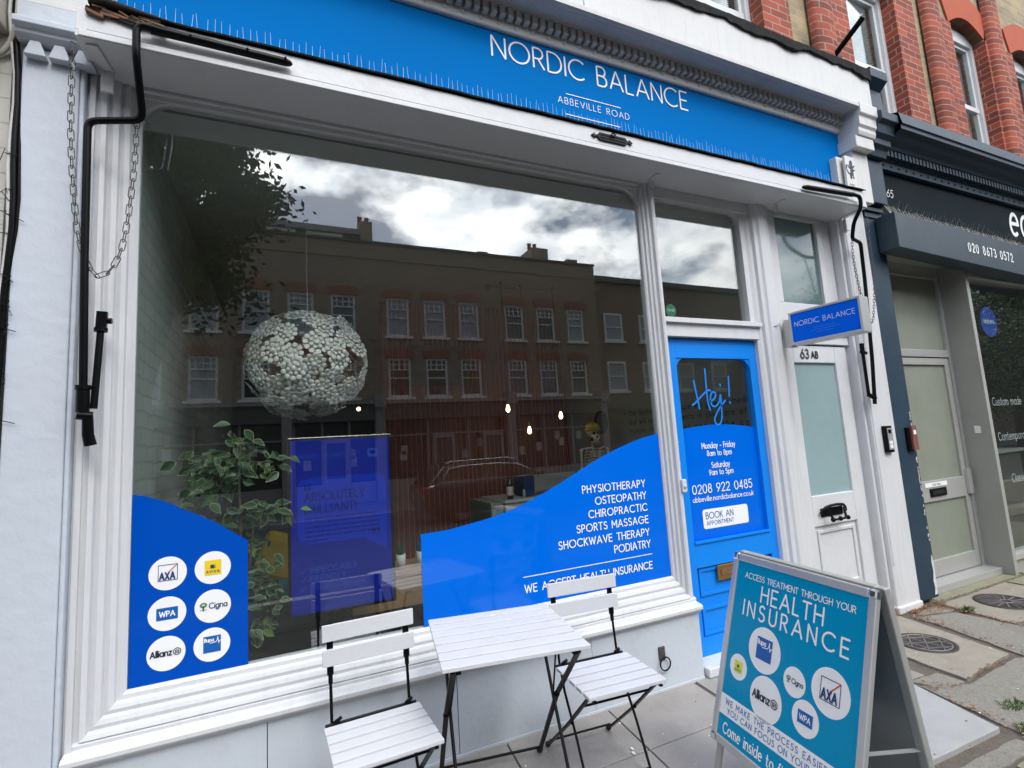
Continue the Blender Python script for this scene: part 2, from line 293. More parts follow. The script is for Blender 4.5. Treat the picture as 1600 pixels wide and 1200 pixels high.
# ------------------------------------------------------------------ mesh builder
class MB:
    def __init__(s): s.v = []; s.f = []; s.m = []; s.sm = []; s.cur = None
    def mat(s, name): s.cur = name; return s
    def add(s, vs, fs, smooth=False):
        o = len(s.v); s.v += [tuple(p) for p in vs]
        for f in fs: s.f.append([i+o for i in f]); s.m.append(s.cur); s.sm.append(smooth)
        return s
    def box(s, x0, x1, y0, y1, z0, z1):
        return s.add([(x0,y0,z0),(x1,y0,z0),(x1,y1,z0),(x0,y1,z0),(x0,y0,z1),(x1,y0,z1),(x1,y1,z1),(x0,y1,z1)],
                     [(3,2,1,0),(4,5,6,7),(0,1,5,4),(1,2,6,5),(2,3,7,6),(3,0,4,7)])
    def obox(s, c, u, v, w, a, b, d):
        c, u, v, w = Vector(c), Vector(u).normalized(), Vector(v).normalized(), Vector(w).normalized()
        P = [c + u*(i*a/2) + v*(j*b/2) + w*(k*d/2) for k in (-1, 1) for i, j in ((-1,-1),(1,-1),(1,1),(-1,1))]
        return s.add(P, [(3,2,1,0),(4,5,6,7),(0,1,5,4),(1,2,6,5),(2,3,7,6),(3,0,4,7)])
    def bar(s, p, q, w, t, up=(0, 0, 1)):
        p, q = Vector(p), Vector(q); d = q-p
        side = d.cross(Vector(up))
        if side.length < 1e-6: side = d.cross(Vector((0, 1, 0)))
        side.normalize(); nn = side.cross(d).normalized()
        return s.obox((p+q)/2, d, side, nn, d.length, w, t)
    def tube(s, pts, r, n=8, closed=False, caps=True, smooth=True):
        pts = [Vector(p) for p in pts]; N = len(pts)
        rr = r if isinstance(r, (list, tuple)) else [r]*N
        T = []
        for i in range(N):
            a = pts[i-1] if (i > 0 or closed) else pts[i]
            b = pts[(i+1) % N] if (i < N-1 or closed) else pts[i]
            T.append((b-a).normalized())
        t0 = T[0]; ref = Vector((0, 0, 1)) if abs(t0.z) < 0.9 else Vector((1, 0, 0))
        u = t0.cross(ref).normalized(); vs = []
        for i in range(N):
            u = (u - T[i]*u.dot(T[i]))
            u = u.normalized() if u.length > 1e-6 else T[i].orthogonal().normalized()
            w = T[i].cross(u)
            for k in range(n):
                a = 2*math.pi*k/n
                vs.append(pts[i] + (u*math.cos(a) + w*math.sin(a))*rr[i])
        fs = []
        for i in range(N if closed else N-1):
            j = (i+1) % N
            for k in range(n):
                k2 = (k+1) % n
                fs.append((i*n+k, i*n+k2, j*n+k2, j*n+k))
        s.add(vs, fs, smooth)
        if caps and not closed:
            s.add(vs[:n], [tuple(range(n-1, -1, -1))]); s.add(vs[-n:], [tuple(range(n))])
        return s
    def sweep(s, prof, place, path, closed=False, smooth=False):
        vs = []; n = len(prof)
        for p in path: vs += [place(p, q) for q in prof]
        fs = []; N = len(path)
        for i in range(N if closed else N-1):
            j = (i+1) % N
            for k in range(n-1): fs.append((i*n+k, i*n+k+1, j*n+k+1, j*n+k))
        return s.add(vs, fs, smooth)
    def lathe(s, prof, c, n=20, axis='z', smooth=True):
        c = Vector(c); vs = []
        for r, h in prof:
            for k in range(n):
                a = 2*math.pi*k/n
                if axis == 'z': vs.append(c + Vector((r*math.cos(a), r*math.sin(a), h)))
                elif axis == 'y': vs.append(c + Vector((r*math.cos(a), h, r*math.sin(a))))
                else: vs.append(c + Vector((h, r*math.cos(a), r*math.sin(a))))
        fs = [(i*n+k, i*n+(k+1) % n, (i+1)*n+(k+1) % n, (i+1)*n+k) for i in range(len(prof)-1) for k in range(n)]
        return s.add(vs, fs, smooth)
    def ball(s, c, rx, ry=None, rz=None, n=10, m=7, rot=None):
        ry = rx if ry is None else ry; rz = rx if rz is None else rz
        c = Vector(c); vs = []
        for i in range(m+1):
            t = math.pi*i/m
            for k in range(n):
                a = 2*math.pi*k/n
                p = Vector((rx*math.sin(t)*math.cos(a), ry*math.sin(t)*math.sin(a), rz*math.cos(t)))
                if rot: p = rot @ p
                vs.append(c+p)
        return s.add(vs, [(i*n+k, (i+1)*n+k, (i+1)*n+(k+1) % n, i*n+(k+1) % n) for i in range(m) for k in range(n)], True)
    def poly(s, pl, pts, h):
        return s.add([pl(a, b, h) for a, b in pts], [tuple(range(len(pts)))])
    def slab(s, pl, pts, h0, h1):
        n = len(pts); vs = [pl(a, b, h0) for a, b in pts] + [pl(a, b, h1) for a, b in pts]
        return s.add(vs, [tuple(range(n-1, -1, -1)), tuple(range(n, 2*n))] + [(i, (i+1) % n, n+(i+1) % n, n+i) for i in range(n)])
    def build(s, name, mat=None, parent=None, bevel=0.0, loc=None, fixn=True):
        me = bpy.data.meshes.new(name)
        me.from_pydata([tuple(p) for p in s.v], [], s.f)
        names = []
        for x in s.m:
            x = x or mat
            if x not in names: names.append(x)
        for x in names: me.materials.append(MATS[x])
        me.polygons.foreach_set('material_index', [names.index(x or mat) for x in s.m])
        me.polygons.foreach_set('use_smooth', s.sm)
        if fixn:
            bm = bmesh.new(); bm.from_mesh(me)
            bmesh.ops.recalc_face_normals(bm, faces=bm.faces)
            bm.to_mesh(me); bm.free()
        me.update()
        o = bpy.data.objects.new(name, me); COL.objects.link(o)
        if loc is not None: o.location = loc
        if parent is not None:
            o.parent = parent
            if loc is None: o.matrix_parent_inverse = Matrix.Translation(-parent.location) if parent.type == 'EMPTY' and parent.rotation_euler.z == 0 else Matrix()
        if bevel > 0:
            b = o.modifiers.new('bevel', 'BEVEL'); b.width = bevel; b.segments = 2; b.limit_method = 'ANGLE'; b.angle_limit = R(40)
            b.harden_normals = False
        return o
def tag(o, label, cat, group=None):
    o['label'] = label; o['category'] = cat
    if group: o['group'] = group
    return o
def thing(name, label, cat, loc=(0, 0, 0), rz=0.0, group=None):
    o = bpy.data.objects.new(name, None); COL.objects.link(o)
    o.location = loc; o.rotation_euler = (0, 0, rz); o.empty_display_size = 0.1
    return tag(o, label, cat, group)
def structure(o): o['kind'] = 'structure'; return o
def stuff(o, label=None, cat=None):
    o['kind'] = 'stuff'
    if label: o['label'] = label; o['category'] = cat
    return o
def dup(root, loc, rz, label):
    r = root.copy(); COL.objects.link(r); r.location = loc; r.rotation_euler = (0, 0, rz)
    r['label'] = label
    for ch in list(root.children):
        c = ch.copy(); COL.objects.link(c); c.parent = r
        for g in ch.children:
            d = g.copy(); COL.objects.link(d); d.parent = c
    return r
class PL:
    def __init__(s, o, u, v): s.o, s.u, s.v = Vector(o), Vector(u).normalized(), Vector(v).normalized(); s.n = s.u.cross(s.v)
    def __call__(s, a, b, h=0.0): return s.o + s.u*a + s.v*b + s.n*h
def front(y): return PL((0, y, 0), (1, 0, 0), (0, 0, 1))     # a = world x, b = world z, h towards the street
def disc(cx, cy, rx, ry=None, n=40):
    ry = rx if ry is None else ry
    return [(cx+rx*math.cos(2*math.pi*k/n), cy+ry*math.sin(2*math.pi*k/n)) for k in range(n)]
def rrect(x0, x1, y0, y1, r, n=6):
    P = []
    for cx, cy, a0 in ((x1-r, y1-r, 0), (x0+r, y1-r, 90), (x0+r, y0+r, 180), (x1-r, y0+r, 270)):
        P += [(cx+r*math.cos(R(a0+90*k/n)), cy+r*math.sin(R(a0+90*k/n))) for k in range(n+1)]
    return P
def smooth_path(pts, n=6):
    P = [Vector(p) for p in pts]; out = []
    for i in range(len(P)-1):
        a = P[max(i-1, 0)]; b = P[i]; c = P[i+1]; d = P[min(i+2, len(P)-1)]
        for k in range(n):
            t = k/n
            out.append(0.5*((2*b)+(c-a)*t+(2*a-5*b+4*c-d)*t*t+(3*b-a-3*c+d)*t*t*t))
    out.append(P[-1]); return out
def round_path(pts, r, n=5):
    P = [Vector(p) for p in pts]; out = [P[0]]
    for i in range(1, len(P)-1):
        a = (P[i-1]-P[i]); b = (P[i+1]-P[i]); k = min(r, a.length*0.45, b.length*0.45)
        s, e = P[i]+a.normalized()*k, P[i]+b.normalized()*k
        for j in range(n+1):
            t = j/n; out.append(s*(1-t)**2+P[i]*2*t*(1-t)+e*t*t)
    out.append(P[-1]); return out

# ------------------------------------------------------------------ stroke lettering
def arc(cx, cy, rx, ry, a0, a1):
    n = max(4, int(abs(a1-a0)/18))
    return [(cx+rx*math.cos(R(a0+(a1-a0)*k/n)), cy+ry*math.sin(R(a0+(a1-a0)*k/n))) for k in range(n+1)]
GL = {
'A': (.76, [[(0,0),(.38,1),(.76,0)],[(.14,.33),(.62,.33)]]), 'B': (.53, [[(.27,.53),(0,.53),(0,1),(.27,1)]+arc(.27,.765,.2,.235,90,-90)+arc(.29,.265,.24,.265,90,-90)+[(0,0),(0,.53)]]),
'C': (.84, [arc(.5,.5,.5,.5,48,312)]), 'D': (.72, [[(0,0),(0,1),(.24,1)]+arc(.24,.5,.48,.5,90,-90)+[(0,0)]]),
'E': (.5, [[(.5,1),(0,1),(0,0),(.5,0)],[(0,.52),(.45,.52)]]), 'F': (.48, [[(.48,1),(0,1),(0,0)],[(0,.52),(.42,.52)]]),
'G': (.98, [arc(.5,.5,.5,.5,45,360)+[(.58,.5)]]), 'H': (.62, [[(0,0),(0,1)],[(.62,0),(.62,1)],[(0,.52),(.62,.52)]]),
'I': (0, [[(0,0),(0,1)]]), 'K': (.55, [[(0,0),(0,1)],[(.5,1),(0,.4)],[(.14,.57),(.55,0)]]), 'L': (.44, [[(0,1),(0,0),(.44,0)]]),
'M': (.8, [[(0,0),(0,1),(.4,.35),(.8,1),(.8,0)]]), 'N': (.64, [[(0,0),(0,1),(.64,0),(.64,1)]]), 'O': (1.0, [arc(.5,.5,.5,.5,90,450)]),
'P': (.5, [[(0,0),(0,1),(.24,1)]+arc(.24,.73,.26,.27,90,-90)+[(0,.46)]]), 'R': (.54, [[(0,0),(0,1),(.24,1)]+arc(.24,.74,.25,.26,90,-90)+[(0,.48)],[(.24,.48),(.54,0)]]),
'S': (.53, [arc(.27,.755,.23,.245,35,270)+arc(.265,.255,.265,.255,90,-145)]), 'T': (.6, [[(0,1),(.6,1)],[(.3,1),(.3,0)]]),
'U': (.6, [[(0,1),(0,.3)]+arc(.3,.3,.3,.3,180,360)+[(.6,1)]]), 'V': (.72, [[(0,1),(.36,0),(.72,1)]]), 'W': (1.06, [[(0,1),(.27,0),(.53,.9),(.79,0),(1.06,1)]]),
'X': (.64, [[(0,0),(.64,1)],[(0,1),(.64,0)]]), 'Y': (.64, [[(0,1),(.32,.48),(.64,1)],[(.32,.48),(.32,0)]]), 'Z': (.58, [[(0,1),(.58,1),(0,0),(.58,0)]]),
'0': (.6, [arc(.3,.5,.3,.5,90,450)]), '1': (.22, [[(0,.8),(.22,1),(.22,0)]]), '2': (.54, [arc(.27,.73,.26,.27,165,-35)+[(0,0),(.54,0)]]),
'3': (.5, [arc(.24,.76,.22,.24,150,-90)+arc(.24,.26,.26,.26,90,-150)]), '4': (.58, [[(.42,0),(.42,1),(0,.27),(.58,.27)]]), '5': (.52, [[(.48,1),(.09,1),(.05,.57)]+arc(.25,.32,.27,.32,125,-145)]),
'6': (.56, [arc(.28,.3,.28,.3,90,450),[(.44,1),(.05,.43)]]), '7': (.52, [[(0,1),(.52,1),(.15,0)]]), '8': (.54, [arc(.27,.76,.22,.24,-90,270),arc(.27,.26,.27,.26,90,450)]), '9': (.56, [arc(.28,.7,.28,.3,90,450),[(.51,.57),(.12,0)]]),
'a': (.6, [arc(.3,.33,.3,.33,90,450),[(.6,.66),(.6,0)]]), 'b': (.6, [[(0,1.05),(0,0)],arc(.3,.33,.3,.33,90,450)]), 'c': (.54, [arc(.32,.33,.32,.33,50,310)]), 'd': (.6, [arc(.3,.33,.3,.33,90,450),[(.6,1.05),(.6,0)]]),
'e': (.6, [[(.02,.35),(.6,.35)]+arc(.3,.33,.3,.33,5,305)]), 'f': (.34, [[(.15,0),(.15,.85)]+arc(.3,.85,.15,.18,180,80),[(0,.64),(.32,.64)]]), 'g': (.6, [arc(.3,.33,.3,.33,90,450),[(.6,.66),(.6,-.08)]+arc(.3,-.08,.3,.22,0,-150)]),
'h': (.52, [[(0,1.05),(0,0)],[(0,.38)]+arc(.26,.38,.26,.28,180,0)+[(.52,0)]]), 'i': (0, [[(0,.66),(0,0)],[(0,.93),(0,.95)]]), 'j': (.1, [[(.1,.66),(.1,-.15),(0,-.28)],[(.1,.93),(.1,.95)]]), 'k': (.44, [[(0,1.05),(0,0)],[(.42,.66),(0,.26)],[(.12,.38),(.44,0)]]),
'l': (0, [[(0,1.05),(0,0)]]), 'm': (.84, [[(0,.66),(0,0)],[(0,.4)]+arc(.21,.43,.21,.23,180,0)+[(.42,0)],[(.42,.4)]+arc(.63,.43,.21,.23,180,0)+[(.84,0)]]),
'n': (.52, [[(0,.66),(0,0)],[(0,.38)]+arc(.26,.38,.26,.28,180,0)+[(.52,0)]]), 'o': (.64, [arc(.32,.33,.32,.33,90,450)]), 'p': (.6, [[(0,.66),(0,-.28)],arc(.3,.33,.3,.33,90,450)]),
'r': (.28, [[(0,.66),(0,0)],[(0,.36)]+arc(.25,.38,.25,.28,180,75)]), 's': (.4, [arc(.2,.49,.17,.17,40,270)+arc(.2,.16,.2,.16,90,-145)]), 't': (.34, [[(.14,.95),(.14,.15)]+arc(.29,.15,.15,.15,180,300),[(0,.64),(.32,.64)]]),
'u': (.52, [[(0,.66),(0,.26)]+arc(.26,.26,.26,.26,180,360)+[(.52,.66)],[(.52,.3),(.52,0)]]), 'v': (.52, [[(0,.66),(.26,0),(.52,.66)]]), 'w': (.8, [[(0,.66),(.2,0),(.4,.6),(.6,0),(.8,.66)]]),
'x': (.46, [[(0,.66),(.46,0)],[(0,0),(.46,.66)]]), 'y': (.54, [[(0,.66),(.28,0)],[(.54,.66),(.16,-.28)]]), 'z': (.46, [[(0,.66),(.46,.66),(0,0),(.46,0)]]),
'.': (0, [[(0,.0),(0,.03)]]), '-': (.3, [[(0,.38),(.3,.38)]]), '!': (0, [[(0,1),(0,.3)],[(0,.0),(0,.03)]]), ',': (.05, [[(.05,.05),(0,-.12)]]), "'": (0, [[(0,1),(0,.8)]]), ' ': (.34, []),
}
_ink = [0]
def stroke(mb, pl, pts, w, h=0.001, cap=True):
    """one flat ribbon with round ends; sharp corners start a new ribbon"""
    P = [Vector((a, b)) for a, b in pts]
    Q = [P[0]]
    for p in P[1:]:
        if (p-Q[-1]).length > 1e-6: Q.append(p)
    P = Q
    if len(P) < 2: P = [P[0], P[0]+Vector((0, w*0.05))]
    runs = [[P[0]]]
    for i in range(1, len(P)):
        runs[-1].append(P[i])
        if i < len(P)-1:
            a = (P[i]-P[i-1]).normalized(); b = (P[i+1]-P[i]).normalized()
            if a.dot(b) < 0.55: runs.append([P[i]])
    for r in runs:
        _ink[0] = (_ink[0]+1) % 5
        hh = h + _ink[0]*0.00012
        n = len(r); vs = []
        for i in range(n):
            d1 = (r[i]-r[i-1]).normalized() if i > 0 else None
            d2 = (r[i+1]-r[i]).normalized() if i < n-1 else None
            d1 = d1 or d2; d2 = d2 or d1
            t = (d1+d2).normalized(); nn = Vector((-t.y, t.x))
            k = 1/max(0.6, nn.dot(Vector((-d1.y, d1.x))))
            vs += [r[i]+nn*(w/2*k), r[i]-nn*(w/2*k)]
        mb.add([pl(p.x, p.y, hh) for p in vs], [(2*i, 2*i+1, 2*i+3, 2*i+2) for i in range(n-1)])
        if cap:
            for c, d in ((r[0], (r[0]-r[1]).normalized()), (r[-1], (r[-1]-r[-2]).normalized())):
                a0 = math.atan2(d.y, d.x)
                fan = [c+Vector((math.cos(a0+math.pi*(k/6-0.5)), math.sin(a0+math.pi*(k/6-0.5))))*(w/2) for k in range(7)]
                mb.add([pl(p.x, p.y, hh) for p in fan], [tuple(range(7))])
def text_width(s, gap): return sum(GL[c][0] for c in s) + gap*(len(s)-1)
def text(mb, pl, s, x, y, size, w=0.11, width=None, align='l', gap=0.28, h=0.001, slant=0.0, sx=1.0, cap=True):
    """s at baseline (x, y); size = cap height; w = stroke weight relative to size"""
    sx = sx
    if width is not None:
        nat = sum(GL[c][0] for c in s)*sx
        gap = (width/size - nat)/(max(1, len(s)-1))
        if gap < 0.2:
            gap = 0.2; sx = (width/size - gap*(len(s)-1))/sum(GL[c][0] for c in s)
    tot = (sum(GL[c][0] for c in s)*sx + gap*(len(s)-1))*size
    cx = x if align == 'l' else (x-tot if align == 'r' else x-tot/2)
    for c in s:
        gw, st = GL[c]
        for q in st:
            stroke(mb, pl, [(cx+(a*sx+b*slant)*size, y+b*size) for a, b in q], w*size, h, cap)
        cx += (gw*sx+gap)*size
def logo(mb, pl, kind, cx, cy, r):
    """a white roundel with the insurer's mark on it, all in one mesh"""
    mb.mat('ink_white').poly(pl, disc(cx, cy, r), 0.001)
    P = lambda pts, m, h=0.0018: mb.mat(m).poly(pl, [(cx+a*r, cy+b*r) for a, b in pts], h)
    T = lambda s, x, y, sz, w, m, h=0.0024, **k: text(mb.mat(m), pl, s, cx+x*r, cy+y*r, sz*r, w, h=h, **k)
    if kind == 'square':      # outlined square, rising red stroke, slanted capitals
        for a, b in (((-.5,-.42),(.5,-.42)),((.5,-.42),(.5,.52)),((.5,.52),(-.5,.52)),((-.5,.52),(-.5,-.42))):
            stroke(mb.mat('ink_navy'), pl, [(cx+a[0]*r, cy+a[1]*r), (cx+b[0]*r, cy+b[1]*r)], .035*r, 0.0018)
        stroke(mb.mat('ink_red'), pl, [(cx+.02*r, cy+.05*r), (cx+.49*r, cy+.51*r)], .05*r, 0.0024)
        T('AXA', -.42, -.34, .40, .2, 'ink_navy', width=.78*r, h=0.003)
    elif kind == 'yellow' or kind == 'lime':
        P([(-.46,-.46),(.46,-.46),(.46,.46),(-.46,.46)], 'ink_yellow' if kind == 'yellow' else 'ink_lime')
        P([(-.14,-.05),(.06,-.05),(.06,.18),(-.14,.18)], 'ink_navy', .0024); P([(.06,-.05),(.15,-.05),(.15,.18),(.06,.12)], 'ink_green', .0024)
        T('AVIVA', -.36, -.32, .16, .2, 'ink_navy', width=.72*r)
    elif kind == 'wpa':
        P([(-.56,-.36),(.56,-.36),(.56,.36),(-.56,.36)], 'ink_blue')
        T('WPA', -.40, -.15, .30, .2, 'ink_white', width=.8*r)
    elif kind == 'bupa':
        P([(-.48,-.46),(.48,-.46),(.48,.52),(-.48,.52)], 'ink_blue')
        T('Bupa', -.42, .2, .2, .22, 'ink_white', width=.5*r)
        stroke(mb.mat('ink_white'), pl, [(cx+a*r, cy+b*r) for a, b in ((-.1,.1),(.2,.13),(.26,.2),(.31,.42),(.36,.05),(.41,.18),(.47,.17))], .04*r, .0024)
    elif kind == 'cigna':
        T('Cigna', -.2, -.12, .32, .17, 'ink_teal', width=.98*r)
        for a in range(0, 360, 40):
            mb.mat('ink_green').poly(pl, disc(cx-.52*r+.15*r*math.cos(R(a)), cy+.12*r+.11*r*math.sin(R(a)), .065*r, n=8), .0018)
        stroke(mb.mat('ink_teal'), pl, [(cx-.52*r, cy+.08*r), (cx-.52*r, cy-.2*r)], .07*r, .0026)
        stroke(mb.mat('ink_green'), pl, [(cx-.7*r, cy-.17*r), (cx-.52*r, cy-.14*r), (cx-.34*r, cy-.17*r)], .03*r, .0030)
    elif kind == 'allianz':
        T('Allianz', -.8, -.13, .34, .2, 'ink_dark', width=1.08*r)
        stroke(mb.mat('ink_dark'), pl, [(cx+.56*r+a*.19*r, cy+.02*r+b*.19*r) for a, b in arc(0,0,1,1,0,360)], .045*r, .0024)
        for k, hh in ((-.08, .07), (0, .1), (.08, .07)):
            stroke(mb.mat('ink_dark'), pl, [(cx+(.56+k)*r, cy-.07*r), (cx+(.56+k)*r, cy+(.02+hh)*r)], .05*r, .0024)
    return mb

# ================================================================== SHOPFRONT (white and blue clinic)
shop = thing('shopfront', 'white and bright blue clinic shopfront with one large window and a blue door', 'shopfront', (1.8, 0, 0))
GX0, GX1, GZ0, GZ1 = -0.56, 2.19, 0.58, 3.09          # big window glass
def place_y(path_d):                                   # offset outward from the glass edge
    return lambda p, q: (p[0]+p[2]*q[0], q[1], p[1]+p[3]*q[0])
prof = [(0.0, 0.03), (0.0, -0.012), (0.012, -0.022), (0.03, -0.022), (0.034, -0.04), (0.05, -0.046), (0.066, -0.04), (0.070, -0.058), (0.088, -0.064), (0.104, -0.058), (0.108, -0.082), (0.125, -0.088), (0.125, 0.03)]
mb = MB()
mb.sweep(prof, place_y(0), [(GX0, 3.13, -1, 0), (GX0, GZ0, -1, -1), (GX1, GZ0, 0.55, -1), (GX1, 3.13, 0.55, 0)])
mb.box(GX0-0.19, GX0-0.123, -0.076, 0.03, 0.40, 3.13)                   # flat margin beside the left jamb
mb.box(GX0-0.165, GX0-0.145, -0.092, -0.07, 0.41, 3.12)
mb.box(GX0+0.001, GX1-0.001, -0.03, 0.03, GZ1, 3.13)                    # head
mb.box(GX0+0.001, GX1-0.001, -0.05, -0.029, GZ1+0.022, 3.129)
mb.box(-0.74, 4.232, -0.06, 0.04, 3.1305, 3.215)
for sx, x0 in ((1, GX0), (-1, GX1)):                                     # rounded top corners
    P = [(x0, GZ1+0.002)] + [(x0+sx*(0.13-0.13*math.sin(R(a))), GZ1-0.13+0.13*math.cos(R(a))) for a in range(0, 91, 10)]
    mb.slab(front(0), P if sx > 0 else P[::-1], -0.02, 0.022)
mb.build('window_frame', 'white', shop, 0.0025)

mb = MB()                                                               # sill ledge under the window
sill = [(0.03, 0.455), (-0.075, 0.455), (-0.088, 0.446), (-0.085, 0.432), (-0.098, 0.428), (-0.125, 0.425), (-0.138, 0.415), (-0.138, 0.400), (-0.128, 0.388), (-0.112, 0.386), (-0.108, 0.372), (0.03, 0.372)]
mb.sweep(sill, lambda p, q: (p, q[0], q[1]), [GX0-0.165, GX1+0.105])
mb.add([(GX0-0.165, a, b) for a, b in sill], [tuple(range(len(sill)))]); mb.add([(GX1+0.105, a, b) for a, b in sill], [tuple(range(len(sill)))])
mb.build('window_sill', 'white', shop)

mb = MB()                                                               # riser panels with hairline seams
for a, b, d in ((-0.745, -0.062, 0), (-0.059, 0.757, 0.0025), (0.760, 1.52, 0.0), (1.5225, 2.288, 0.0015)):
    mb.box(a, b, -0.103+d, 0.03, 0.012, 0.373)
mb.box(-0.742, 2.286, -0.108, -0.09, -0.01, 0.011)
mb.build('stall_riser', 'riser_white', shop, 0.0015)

mb = MB()                                                               # posts either side of the doors
mb.box(2.259, 2.290, -0.07, 0.05, 0.0, 3.13)
mb.box(2.262, 2.278, -0.084, -0.069, 0.46, 3.10)
mb.build('mullion', 'white', shop, 0.003)
mb = MB()
pr = [(3.17, 0.05), (3.17, -0.02), (3.19, -0.035), (3.215, -0.035), (3.22, -0.058), (3.25, -0.064), (3.262, -0.078), (3.30, -0.082), (3.338, -0.078), (3.35, -0.064), (3.37, -0.066), (3.38, -0.05), (3.41, -0.045), (3.418, -0.03), (3.45, -0.026), (3.452, 0.05)]
mb.sweep(pr, lambda p, q: (q[0], q[1], p), [0.0, 3.13])
mb.build('mullion', 'white', shop)

# left pilaster with its small capital
mb = MB()
mb.box(-0.935, -0.752, -0.125, 0.2, 0.0, 3.16)
mb.box(-0.752, -0.735, -0.118, 0.2, 0.0, 3.16)
mb.build('pilaster', 'white_wall', shop, 0.006)
mb = MB()
for k in range(3):
    x0 = -0.925+k*0.077
    pl = front(-0.125)
    mb.slab(pl, [(x0+0.004, 3.105), (x0+0.074, 3.105), (x0+0.054, 3.165), (x0+0.022, 3.165)], -0.02, 0.035)
mb.sweep([(0.1, 3.165), (-0.15, 3.165), (-0.175, 3.185), (-0.175, 3.20), (-0.20, 3.21), (-0.20, 3.235), (-0.16, 3.25), (-0.16, 3.33), (0.1, 3.33)], lambda p, q: (p, q[0], q[1]), [-0.945, -0.722])
mb.build('capital', 'white_wall', shop, 0.003)
MB().box(-0.94, -0.64, -0.15, 0.2, 3.331, 4.15).build('console_bracket', 'white_board', shop, 0.01)

# right pilaster
mb = MB()
mb.box(4.235, 4.53, -0.10, 0.2, 0.0, 3.3)
mb.box(4.205, 4.234, -0.07, 0.2, 0.0, 3.3)
mb.box(4.245, 4.262, -0.108, -0.09, 0.35, 3.0)
mb.build('pilaster', 'white', shop, 0.008)

# fascia board with its lettering
fas = MB().box(-0.645, 4.335, -0.10, -0.02, 3.22, 3.93).build('fascia', 'fascia_blue', shop)
pl = front(-0.10)
m = MB().mat('ink_white')
text(m, pl, 'NORDIC BALANCE', 1.148, 3.722, 0.136, 0.085, width=1.505, h=0.003, cap=False)
m.build('lettering', 'ink_white', fas)
m = MB().mat('ink_white')
text(m, pl, 'ABBEVILLE ROAD', 1.578, 3.530, 0.043, 0.085, width=0.54, h=0.003, cap=False)
m.build('lettering', 'ink_white', fas)
for a, b, z in ((1.638, 2.056, 3.602), (1.626, 2.036, 3.462)):
    m = MB(); stroke(m, pl, [(a, z), (b, z)], 0.0050, 0.003, False); m.build('rule_line', 'ink_white', fas)

# cornice over the fascia
mb = MB().mat('white_board')
X0, X1 = -0.66, 4.33
cx_ = lambda p, q: (p, q[0], q[1])
mb.sweep([(-0.05, 3.892), (-0.118, 3.892), (-0.124, 3.90), (-0.124, 3.985), (-0.05, 3.985)], cx_, [X0, X1])
k = X0+0.06
while k < X1-0.04:
    mb.ball((k, -0.124, 3.928), 0.0125, 0.010, 0.0125, 10, 5); mb.ball((k, -0.134, 3.928), 0.0055, 0.006, 0.0055, 7, 4); k += 0.112
mb.mat('cornice_shade_grime')
k = X0+0.03
while k < X1-0.03:
    mb.box(k, k+0.033, -0.168, -0.1245, 3.952, 4.014); k += 0.0535
mb.sweep([(-0.05, 3.986), (-0.130, 3.986), (-0.134, 4.014), (-0.172, 4.016), (-0.178, 4.026), (-0.192, 4.026), (-0.20, 4.018), (-0.22, 4.020), (-0.25, 4.018), (-0.268, 4.008), (-0.274, 4.012), (-0.290, 4.012), (-0.302, 4.018)], cx_, [X0, X1])
mb.mat('white_board').sweep([(-0.302, 4.018), (-0.304, 4.048), (-0.05, 4.09)], cx_, [X0, X1])
mb.build('cornice', 'white_board', shop, 0.002)
mb = MB()
mb.box(X0, 1.70, -0.282, 0.12, 4.05, 4.405)
mb.box(1.703, 4.16, -0.285, 0.12, 4.05, 4.40)
mb.box(4.163, 4.56, -0.279, 0.12, 4.055, 4.39)
mb.build('parapet_board', 'white_board', shop, 0.003)
# end console: stacked mouldings and the bracket below
mb = MB()
mb.box(4.34, 4.545, -0.19, 0.1, 3.26, 3.70)
mb.box(4.315, 4.555, -0.25, 0.1, 3.70, 3.80)
mb.sweep([(0.1, 3.80), (-0.26, 3.80), (-0.27, 3.83), (-0.27, 3.86), (-0.285, 3.88), (-0.285, 3.95), (-0.305, 3.97), (-0.305, 4.06), (0.1, 4.08)], lambda p, q: (p, q[0], q[1]), [4.335, 4.565])
mb.add([(4.335, a, b) for a, b in [(0.1, 3.80), (-0.26, 3.80), (-0.27, 3.83), (-0.27, 3.86), (-0.285, 3.88), (-0.285, 3.95), (-0.305, 3.97), (-0.305, 4.06), (0.1, 4.08)]], [tuple(range(9))])
mb.add([(4.565, a, b) for a, b in [(0.1, 3.80), (-0.26, 3.80), (-0.27, 3.83), (-0.27, 3.86), (-0.285, 3.88), (-0.285, 3.95), (-0.305, 3.97), (-0.305, 4.06), (0.1, 4.08)]], [tuple(range(9))])
mb.build('console_bracket', 'white_board', shop, 0.006)
# lead flashing: an uneven lip along the top of the board
mb = MB(); vs = []; N = 110
for i in range(N+1):
    x = -0.66+5.22*i/N
    w1 = 0.016*math.sin(x*5.1)+0.012*math.sin(x*13.3+1)+rnd.uniform(-0.008, 0.008)
    w2 = 0.010*math.sin(x*4.3+2)+rnd.uniform(-0.007, 0.007)
    vs += [(x, -0.283, 4.335+w1), (x, -0.305+w2*0.5, 4.335+w1), (x, -0.308+w2*0.5, 4.395+w2), (x, -0.10, 4.52+w2), (x, 0.25, 4.70)]
fs = [(i*5+k, i*5+k+1, i*5+k+6, i*5+k+5) for i in range(N) for k in range(4)]
mb.add(vs, fs).build('lead_flashing', 'lead', shop)

# big pane
MB().box(GX0-0.004, GX1+0.004, -0.003, 0.003, GZ0-0.004, GZ1+0.02).build('window_pane', 'shop_glass', shop)
